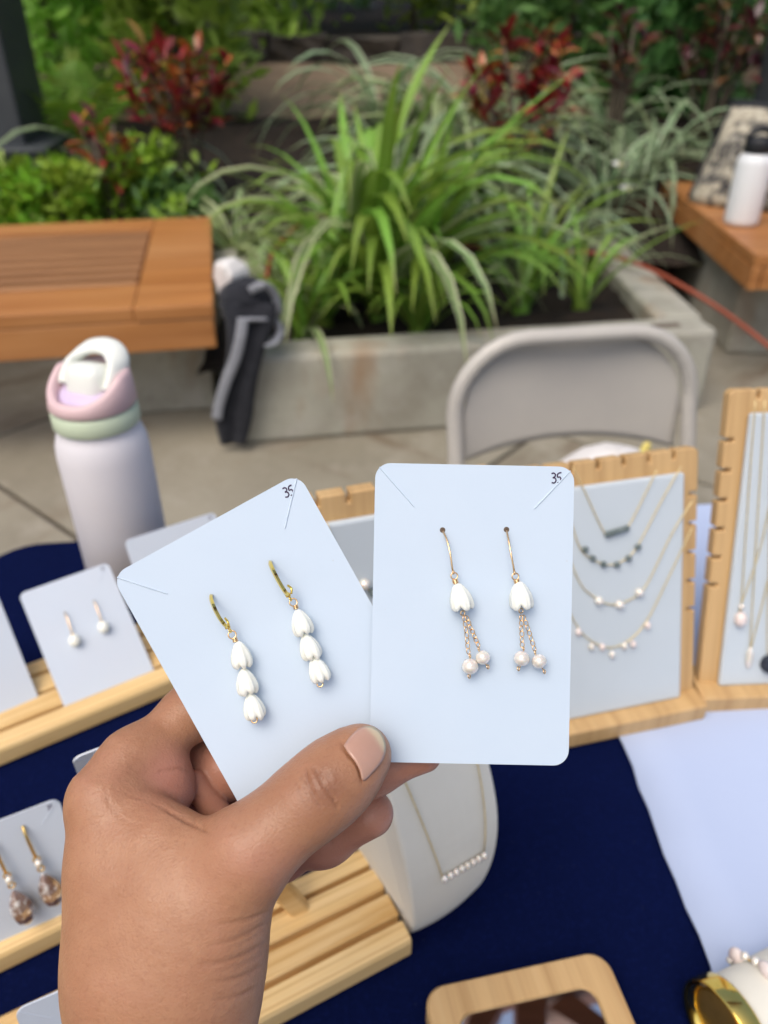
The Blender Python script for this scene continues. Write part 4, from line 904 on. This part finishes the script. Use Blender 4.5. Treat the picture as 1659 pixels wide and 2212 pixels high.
necklace('long gold necklace with white bar pendant on the right board', mN, [(1642, 862), (1634, 1000), (1622, 1200), (1612, 1388), (1614, 1390), (1660, 1200), (1720, 870)], [('pendant', 1609, 1412, (.0024, .0085), PEARL)])
necklace('long necklace with dark round tassel at the right photo edge', mN, [(1658, 862), (1655, 1000), (1652, 1200), (1650, 1405), (1680, 1300), (1740, 880)], [('tassel', 1654, 1425, .0075, DARKB)])

# ---------------------------------------------------------------- cream velvet necklace bust
def bust():
    a, b = G(885, 2020, TZ), G(1022, 1928, TZ); ux = (b-a).normalized(); ang = math.atan2(ux.y, ux.x); w_ = (b-a).length
    t = thing('necklace_bust', 'cream velvet necklace bust standing on the navy cloth behind the fingers', 'display bust', (a.x, a.y, TZ+.001), ang)
    # side profile (y = back, z = up), front face bulging then leaning back
    fr_ = [(0, 0), (-.006, .02), (-.0085, .045), (-.006, .072), (.003, .098), (.016, .122), (.027, .135)]
    bk = [(.038, .134), (.046, .10), (.052, .05), (.055, 0)]
    prof = spline([(0, y, z) for y, z in fr_], 4)+[Vector((0, y, z)) for y, z in bk]
    n = len(prof); K = 11; v, f = [], []
    for k in range(K):
        s = k/(K-1); bow = .0025*(1-(2*s-1)**2)
        for p in prof:
            tp = p.z/.135; wd = w_*(1+.34*math.sin(min(1, tp*1.15)*math.pi*.62)); x = w_/2+(s-.5)*wd
            v.append((x, p.y-bow*(1 if p.y < .03 else 0), p.z))
    for k in range(K-1):
        for i in range(n): f.append((k*n+i, (k+1)*n+i, (k+1)*n+(i+1) % n, k*n+(i+1) % n))
    f += [tuple(range(n)), tuple((K-1)*n+i for i in range(n-1, -1, -1))]
    o = new('body', (v, f), VELVET, t, False); bv = o.modifiers.new('b', 'BEVEL'); bv.width = .002; bv.segments = 3; bv.limit_method = 'ANGLE'; bv.angle_limit = R(50)
    # necklace on the front face
    nk = thing('bar_necklace', 'gold necklace with a bar of small white pearls on the cream bust', 'necklace', (a.x, a.y, TZ+.001), ang)
    def onf(s, z):
        for p, q in zip(prof, prof[1:]):
            if p.z <= z <= q.z: k = (z-p.z)/(q.z-p.z); y = p.y+(q.y-p.y)*k; break
        else: y = prof[-5].y
        tp = z/.135; wd = w_*(1+.34*math.sin(min(1, tp*1.15)*math.pi*.62)); return Vector((w_/2+(s-.5)*wd, y-.0033, z))
    zl, zr = .060, .058
    new('chain', tube([onf(.14+.17*(k/7), .128-(.128-zl)*k/7) for k in range(8)], .00045, 6), GOLDC, nk, True)
    new('chain', tube([onf(.88-.10*(k/7), .128-(.128-zr)*k/7) for k in range(8)], .00045, 6), GOLDC, nk, True)
    for k in range(8):
        s = .32+.45*k/7; q = onf(s, zl+(zr-zl)*k/7); new('pearl', ball((q.x, q.y-.0012, q.z), .0019, 10, (1, 1, 1.25)), PEARL, nk, True)
bust()

# ---------------------------------------------------------------- small mirror in a bamboo frame
def mirror():
    tl, tr = G(928, 2150, TZ+.016), G(1300, 2068, TZ+.016); ux = (tr-tl).normalized(); ang = math.atan2(ux.y, ux.x); S = (tr-tl).length+.006
    t = thing('table_mirror', 'small bamboo framed mirror lying on the navy cloth at the bottom', 'mirror', (tl.x, tl.y, TZ+.001), ang)
    outer = rrect(S, S*1.25, .011, 7, S/2-.003, -S*1.25/2+.004); iw = S-.028; inner = rrect(iw, S*1.25-.032, .008, 7, S/2-.003, -S*1.25/2+.004)
    n = len(outer); v, f = [], []
    for poly, z in ((outer, 0), (outer, .0135), ([(x+(S/2-x)*.02, y+(-S*.62-y)*.02) for x, y in outer], .0155), ([(x+(x-S/2)*.015, y+(y+S*.62)*.012) for x, y in inner], .0158), (inner, .0148), (inner, .010)):
        v += [(x, y, z) for x, y in poly]
    for j in range(5):
        for k in range(n): f.append((j*n+k, j*n+(k+1) % n, (j+1)*n+(k+1) % n, (j+1)*n+k))
    f.append(tuple(range(n-1, -1, -1)))
    o = new('frame', (v, f), BAMBOO, t); 
    new('glass', prism([(x+(x-S/2)*-.004, y) for x, y in inner], .0105, .0150, .0008), MIRROR, t)
mirror()

# ---------------------------------------------------------------- velvet bracelet bar with gold cuff
def bracelet_bar():
    r = .0225; c = U(1545, 2240, .372); d = Vector((1, .40, 0)).normalized(); ang = math.atan2(d.y, d.x)
    t = thing('bracelet_bar', 'grey velvet bracelet cylinder at the bottom right corner', 'display roll', (c.x, c.y, TZ+.0015), ang)
    X = Matrix.Rotation(R(90), 4, 'Y')
    new('roll', xf(lathe([(r-.004, .006), (r-.001, .008), (r, .011), (r, .25), (r-.003, .254)], 48), Matrix.Translation((0, 0, r)) @ X), VELVET, t, True)
    new('foot', box(.03, .044, .006, .001, 1, (.13, 0, .003)), VELVET, t)
    # cuff
    k = thing('gold_cuff', 'wide shiny gold cuff bracelet on the end of the velvet roll', 'bracelet', (c.x, c.y, TZ+.0015), ang)
    new('band', xf(lathe([(r+.0005, .002), (r+.0016, .0012), (r+.002, .002), (r+.002, .0105), (r+.0016, .0115), (r+.0006, .011), (r+.0004, .010), (r-.0035, .0075), (r-.004, .004), (r-.0005, .0018)], 64, False), Matrix.Translation((0, 0, r+.0015)) @ X), GOLDB, k, True)
    new('disc', xf(lathe([(.001, .0052), (r-.003, .0055)], 48), Matrix.Translation((0, 0, r+.0015)) @ X), GOLDS, k, False)
    # beaded bracelets
    for lab, x0, m1 in (('pearl and pink shell bracelet nearest the gold cuff', .032, PINKS),):
        q = thing('bead_bracelet', lab, 'bracelet', (c.x, c.y, TZ+.0015), ang)
        new('chain', xf(ring((0, 0, x0), r+.0012, .0006, (0, 0, 1), 48, 6), Matrix.Translation((0, 0, r)) @ X), GOLD, q, True)
        for i, aa in enumerate(np.linspace(-1.5, 1.5, 11)):
            al = math.pi/2+aa; rr = r+.0026; sh = i % 3 == 1
            p = (x0, rr*math.cos(al), r+rr*math.sin(al))
            vv, ff = ball((0, 0, 0), .0042 if sh else .0022, 12, (.7, 1.3, 1) if sh else (1, 1, 1)); new('shell_bead' if sh else 'pearl', xf((vv, ff), Matrix.Translation(p) @ Matrix.Rotation(al-math.pi/2, 4, 'X')), m1 if sh else PEARL, q, True)
bracelet_bar()

# ================================================================== THE HAND
def hand():
    def cp_(x, y, t): return np.array([(x-829.5)/F*t, -(y-1106)/F*t, t])
    def seg(a, b): # a = (x, y, t, r px)
        return cp_(*a[:3]), cp_(*b[:3]), a[3]*a[2]/F, b[3]*b[2]/F
    def chain(*p): return [seg(a, b) for a, b in zip(p, p[1:])]
    def dseg(P, s):
        a, b, ra, rb = s; ab = b-a; h = np.clip(((P-a)@ab)/(ab@ab), 0, 1)
        return np.linalg.norm(P-(a+h[:, None]*ab), axis=1)-(ra+(rb-ra)*h)
    def smin(a, b, k):
        h = np.clip(.5+.5*(b-a)/k, 0, 1); return b+(a-b)*h-k*h*(1-h)
    def cd(P, ch, k):
        d = dseg(P, ch[0])
        for s in ch[1:]: d = smin(d, dseg(P, s), k)
        return d
    fore = chain((285, 3300, .222, 122), (285, 2110, .215, 116))+chain((430, 3300, .222, 124), (426, 2120, .214, 116))
    idxm = chain((285, 2110, .215, 110), (274, 1900, .220, 100), (240, 1750, .224, 86))
    thm = chain((424, 2120, .214, 108), (462, 1985, .211, 92), (536, 1838, .2085, 76))
    mid = chain((350, 2060, .214, 118), (385, 1915, .2135, 92))
    web = chain((270, 1748, .224, 40), (348, 1798, .217, 36), (440, 1845, .212, 44))
    palm = chain((330, 1990, .242, 130), (330, 1830, .252, 100), (330, 1745, .250, 80))
    pad = chain((312, 1650, .2345, 33), (350, 1655, .2345, 35), (362, 1712, .2350, 34), (322, 1700, .2335, 37), (312, 1650, .2345, 33))
    thumb = chain((548, 1832, .2085, 88), (640, 1752, .2105, 74), (700, 1704, .2120, 73), (742, 1666, .2140, 67), (776, 1634, .2158, 53))
    tip = chain((776, 1634, .2158, 53), (788, 1624, .2165, 46))
    index = chain((226, 1722, .224, 78), (280, 1642, .231, 54), (416, 1537, .2455, 52), (560, 1437, .2465, 56), (660, 1420, .240, 52))
    middle = chain((390, 1702, .252, 58), (494, 1656, .253, 58), (650, 1605, .256, 54), (798, 1660, .2385, 50), (915, 1629, .2362, 39))
    ringf = chain((430, 1770, .258, 52), (530, 1758, .263, 54), (600, 1842, .262, 52), (700, 1806, .2515, 53), (800, 1757, .2425, 50))
    fill = chain((345, 1640, .2500, 40), (440, 1622, .2560, 46), (520, 1580, .2590, 46))
    strip = chain((418, 1690, .2415, 27), (500, 1800, .2440, 34))
    def sdA(P):
        d = cd(P, fore, .022); d = smin(d, cd(P, idxm, .016), .016); d = smin(d, cd(P, thm, .014), .016); d = smin(d, cd(P, mid, .016), .016); d = smin(d, cd(P, web, .010), .010)
        th = smin(cd(P, thumb, .008), cd(P, tip, .006), .006); d = smin(d, th, .010)
        return d
    def sdP(P): return cd(P, palm, .014)
    def sdI(P): return cd(P, index, .008)
    def sd(P, parts=False):
        A = sdA(P); Pm = sdP(P); I = sdI(P); Pd = cd(P, pad, .011)
        A2 = smin(smin(smin(A, I, .0045), Pm, .005), Pd, .0040)
        m = smin(smin(cd(P, middle, .008), cd(P, fill, .006), .004), Pm, .004); r = smin(cd(P, ringf, .008), Pm, .004); q = cd(P, strip, .004)
        Fg = smin(smin(m, r, .0010), q, .0010); d = smin(A2, Fg, .0010); Pm = np.minimum(Pm, Pd)
        if parts: return d, A, Pm, I, np.minimum(cd(P, middle, .008), cd(P, ringf, .008))
        return d
    # surface nets
    h = .0014; lo_ = np.array([-.098, -.320, .185]); hi_ = np.array([.030, -.030, .295])
    nx, ny, nz = ((hi_-lo_)/h).astype(int)+1
    gx, gy, gz = [lo_[i]+h*np.arange(n) for i, n in enumerate((nx, ny, nz))]
    GX, GY, GZ = np.meshgrid(gx, gy, gz, indexing='ij'); D = sd(np.stack([GX.ravel(), GY.ravel(), GZ.ravel()], 1)).reshape(nx, ny, nz)
    ins = D < 0
    c8 = [(i, j, k) for i in (0, 1) for j in (0, 1) for k in (0, 1)]
    cnt = sum(ins[i:nx-1+i, j:ny-1+j, k:nz-1+k].astype(np.int8) for i, j, k in c8); act = (cnt > 0) & (cnt < 8)
    ids = -np.ones(act.shape, int); idx = np.argwhere(act); ids[act] = np.arange(len(idx))
    acc = np.zeros((len(idx), 3)); num = np.zeros(len(idx)); ii, jj, kk = idx.T
    for a in range(8):
        for b in range(a+1, 8):
            ca, cb = np.array(c8[a]), np.array(c8[b])
            if np.abs(ca-cb).sum() != 1: continue
            da = D[ii+ca[0], jj+ca[1], kk+ca[2]]; db = D[ii+cb[0], jj+cb[1], kk+cb[2]]; x = (da < 0) != (db < 0)
            t = np.where(x, da/np.where(x, da-db, 1), 0); acc[x] += (ca+(cb-ca)*t[:, None])[x]; num[x] += 1
    Vx = lo_+h*(idx+acc/num[:, None]); F_ = []
    for ax in range(3):
        e = [0, 0, 0]; e[ax] = 1; u, v = (ax+1) % 3, (ax+2) % 3
        A0 = ins[:nx-e[0], :ny-e[1], :nz-e[2]]; B0 = ins[e[0]:, e[1]:, e[2]:]; cr = np.argwhere(A0 != B0)
        cr = cr[(cr[:, u] > 0) & (cr[:, v] > 0) & (cr[:, u] < D.shape[u]-1) & (cr[:, v] < D.shape[v]-1)]
        def q(du, dv): w2 = cr.copy(); w2[:, u] += du; w2[:, v] += dv; return ids[w2[:, 0], w2[:, 1], w2[:, 2]]
        Q = np.stack([q(-1, -1), q(0, -1), q(0, 0), q(-1, 0)], 1); fl = ~A0[cr[:, 0], cr[:, 1], cr[:, 2]]; Q[fl] = Q[fl][:, ::-1]; F_.append(Q[(Q >= 0).all(1)])
    F_ = np.concatenate(F_)
    # split every quad in four
    ed = np.concatenate([F_[:, [0, 1]], F_[:, [1, 2]], F_[:, [2, 3]], F_[:, [3, 0]]]); es = np.sort(ed, 1); uq, inv = np.unique(es, axis=0, return_inverse=True); inv = inv.ravel()
    n0, nf = len(Vx), len(F_); em = Vx[uq].mean(1); fc = Vx[F_].mean(1); Vx = np.concatenate([Vx, em, fc]); e4 = n0+inv.reshape(4, nf).T; fi = n0+len(uq)+np.arange(nf)
    F_ = np.concatenate([np.stack([F_[:, k], e4[:, k], fi, e4[:, k-1]], 1) for k in range(4)])
    def grad(P):
        g = np.zeros_like(P)
        for a in range(3):
            d = np.zeros(3); d[a] = .0003; g[:, a] = (sd(P+d)-sd(P-d))/.0006
        return g
    for _ in range(3):
        g = grad(Vx); d = sd(Vx); Vx = Vx-(d/np.maximum((g*g).sum(1), .25))[:, None]*g
    N = grad(Vx); N /= np.linalg.norm(N, axis=1)[:, None]+1e-9
    px = Vx[:, 0]/Vx[:, 2]*F+829.5; py = 1106-Vx[:, 1]/Vx[:, 2]*F; tt = Vx[:, 2]
    facing = np.clip(-(N*Vx).sum(1)/np.linalg.norm(Vx, axis=1), 0, 1)
    _, dA, dP, dI, dF = sd(Vx, True)
    palmness = np.clip((np.minimum(dA, dI)-np.minimum(dF, dP))/.006+.45, 0, 1)
    # knuckle and skin folds
    def crease(pts, wpx, depth, tmax=.3, tmin=0):
        P = [np.array((p.x, p.y)) for p in spline([(x, y, 0) for x, y in pts], 5)]; best = np.full(len(px), 1e9); pos = np.zeros(len(px))
        for i, (a, b) in enumerate(zip(P, P[1:])):
            ab = b-a; s = np.clip(((px-a[0])*ab[0]+(py-a[1])*ab[1])/(ab@ab), 0, 1); dd = np.hypot(px-a[0]-s*ab[0], py-a[1]-s*ab[1]); pos = np.where(dd < best, (i+s)/(len(P)-1), pos); best = np.minimum(best, dd)
        return depth*np.exp(-(best/wpx)**2)*np.sin(np.pi*np.clip(pos*.9+.05, 0, 1))**.5*np.clip(facing*2, 0, 1)*((tt < tmax) & (tt > tmin))
    disp = np.zeros(len(px)); T = .218
    for pts, w_, d in [([(660, 1660), (668, 1699), (691, 1742)], 3.2, .00045), ([(683, 1662), (697, 1693), (715, 1719), (727, 1746)], 3.0, .00050), ([(672, 1655), (690, 1672), (703, 1690)], 2.6, .0003), ([(700, 1662), (712, 1690), (732, 1722)], 2.6, .00025), ([(650, 1672), (656, 1700), (668, 1730)], 2.6, .0002), ([(640, 1690), (650, 1722), (664, 1748)], 3, .00014),
                       ([(739, 1606), (752, 1627), (766, 1642), (777, 1662), (784, 1690)], 4.0, .00055)]:
        disp -= crease(pts, w_, d*1.7, T)
    for pts, w_, d in [([(600, 1960), (540, 1985), (470, 1998)], 4, .00022), ([(590, 1985), (520, 2025), (450, 2042)], 4, .00026), ([(585, 2030), (510, 2070), (430, 2085)], 4, .00028), ([(580, 2075), (520, 2110), (450, 2122)], 4, .00022), ([(575, 2120), (520, 2150), (460, 2160)], 4, .0002), ([(580, 2005), (530, 2035), (480, 2052)], 3, .00015), ([(580, 2050), (535, 2080), (470, 2100)], 3, .00015)]:
        disp -= crease(pts, w_, d*1.35, .26)
    rg = np.random.RandomState(3)
    for k in range(9):
        r_ = 18+k*10+rg.uniform(-4, 4); cx_, cy_ = 300+k*3+rg.uniform(-4, 4), 1655+k*6+rg.uniform(-4, 4); a0, a1 = 1.7+rg.uniform(-.2, .5), 3.1+rg.uniform(-.5, .3)
        disp -= crease([(cx_+r_*math.cos(a)+rg.uniform(-2, 2), cy_+r_*math.sin(a)*.8+rg.uniform(-2, 2)) for a in np.linspace(a0, a1, 6)], 2.4, rg.uniform(.00008, .0002), .26)
    for k in range(6):
        disp -= crease([(330+k*22, 1735+k*9), (360+k*16, 1752+k*8), (410+k*9, 1782+k*4)], 2.4, .00030, .235)
    disp -= crease([(820, 1660), (812, 1690), (806, 1710)], 3, .0003, .26, .224)+crease([(690, 1770), (706, 1790), (716, 1822)], 3.5, .0005, .27, .225)+crease([(330, 1670), (380, 1660), (412, 1668)], 3, .0003, .27, .225)
    disp += .00045*np.exp(-((px-700)/38)**2-((py-1690)/38)**2)*facing*(tt < T)        # thumb joint
    Vx = Vx+N*disp[:, None]
    dark = np.clip(.42*np.exp(-((px-640)/150)**2-((py-1740)/90)**2)*(tt < T)+np.exp(-((px-703)/44)**2-((py-1690)/48)**2)*(tt < T)*.9+np.clip(-disp/.0005, 0, 1)*.7+np.exp(-((px-300)/70)**2-((py-1655)/45)**2)*(tt < .24)*.3, 0, 1)  # skin pigment, plus fold shade painted into the colour by crease depth
    red = np.clip(np.exp(-((px-365)/70)**2-((py-1690)/60)**2)*.5+palmness*.75+np.exp(-((px-560)/110)**2-((py-1870)/60)**2)*.35, 0, 1)
    W = np.array(CC)+Vx[:, :1]*np.array(RT)+Vx[:, 1:2]*np.array(UP)+Vx[:, 2:3]*np.array(FW)
    base = U(355, 2300, .215); W -= np.array(base)
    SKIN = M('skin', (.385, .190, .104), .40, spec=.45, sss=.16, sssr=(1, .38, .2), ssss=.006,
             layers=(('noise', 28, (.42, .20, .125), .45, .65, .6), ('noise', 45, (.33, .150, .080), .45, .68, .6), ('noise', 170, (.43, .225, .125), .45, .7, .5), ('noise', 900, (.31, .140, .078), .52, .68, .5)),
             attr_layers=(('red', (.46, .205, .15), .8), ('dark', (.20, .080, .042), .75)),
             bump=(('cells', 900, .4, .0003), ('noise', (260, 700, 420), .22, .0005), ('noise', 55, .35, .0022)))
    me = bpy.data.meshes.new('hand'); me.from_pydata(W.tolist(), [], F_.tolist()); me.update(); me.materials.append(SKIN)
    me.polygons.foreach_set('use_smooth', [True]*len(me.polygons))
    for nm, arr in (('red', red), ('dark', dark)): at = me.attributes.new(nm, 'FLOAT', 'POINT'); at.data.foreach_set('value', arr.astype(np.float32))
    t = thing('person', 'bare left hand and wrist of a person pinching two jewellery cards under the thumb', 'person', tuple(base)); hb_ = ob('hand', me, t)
    # thumb nail: fitted over the flesh
    out = [(743, 1611), (760, 1588), (778, 1573), (793, 1569), (808, 1572), (822, 1583), (831, 1602), (832, 1622), (824, 1645), (806, 1668), (785, 1687), (778, 1665), (767, 1645), (753, 1627)]
    pts = np.array([(p.x, p.y) for p in spline([(x, y, 0) for x, y in out+[out[0]]], 4)][:-1]); cen = np.array((787, 1626.0))
    def march(x, y):
        r = np.array([(x-829.5)/F, -(y-1106)/F, 1.0]); t_ = .200
        for _ in range(60):
            d = sd((r*t_)[None])[0]; t_ += d*.9
            if d < 2e-5 or t_ > .222: break
        return t_
    S = [(x, y, march(x, y)) for x in range(748, 826, 8) for y in range(1582, 1680, 8)]; S = np.array([s for s in S if s[2] < .2205 and np.hypot(s[0]-cen[0], s[1]-cen[1]) < 52])
    def B(x, y): x = (x-787)/40; y = (y-1626)/40; return np.stack([np.ones_like(x), x, y, x*x, x*y, y*y], -1)
    co = np.linalg.lstsq(B(S[:, 0], S[:, 1]), S[:, 2], rcond=None)[0]
    K = 9; n = len(pts); v, f, edge = [], [], []
    axd = np.array((.70, -.71)); 
    for k in range(K+1):
        s = k/K
        for p in pts:
            q = cen+(p-cen)*(s if k else .02); tq = float(B(np.array(q[0]), np.array(q[1]))@co)-.0006+(.0003 if k == K else 0)
            v.append(U(q[0], q[1], tq)-base); al = float((q-cen)@axd); edge.append(1/(1+math.exp(-(s*np.clip(((p-cen)@axd)/np.linalg.norm(p-cen), -1, 1)-.70)*26)))
    for k in range(K):
        for i in range(n): f.append((k*n+i, k*n+(i+1) % n, (k+1)*n+(i+1) % n, (k+1)*n+i))
    f.append(tuple(range(n-1, -1, -1)))
    NAIL = M('nail', (.47, .275, .205), .2, spec=.55, sss=.15, sssr=(1, .5, .4), ssss=.002, layers=(('noise', 120, (.51, .31, .24), .4, .65, .6),), attr_layers=(('edge', (.58, .50, .34), .9),), bump=(('noise', 250, .08, .0003),))
    m2 = md('thumb_nail', v, [tuple(reversed(q)) for q in f], NAIL, True); at = m2.attributes.new('edge', 'FLOAT', 'POINT'); at.data.foreach_set('value', np.array(edge, np.float32))
    o = ob('thumb_nail', m2, hb_); sm = o.modifiers.new('th', 'SOLIDIFY'); sm.thickness = .0004; sm.offset = 0
hand()
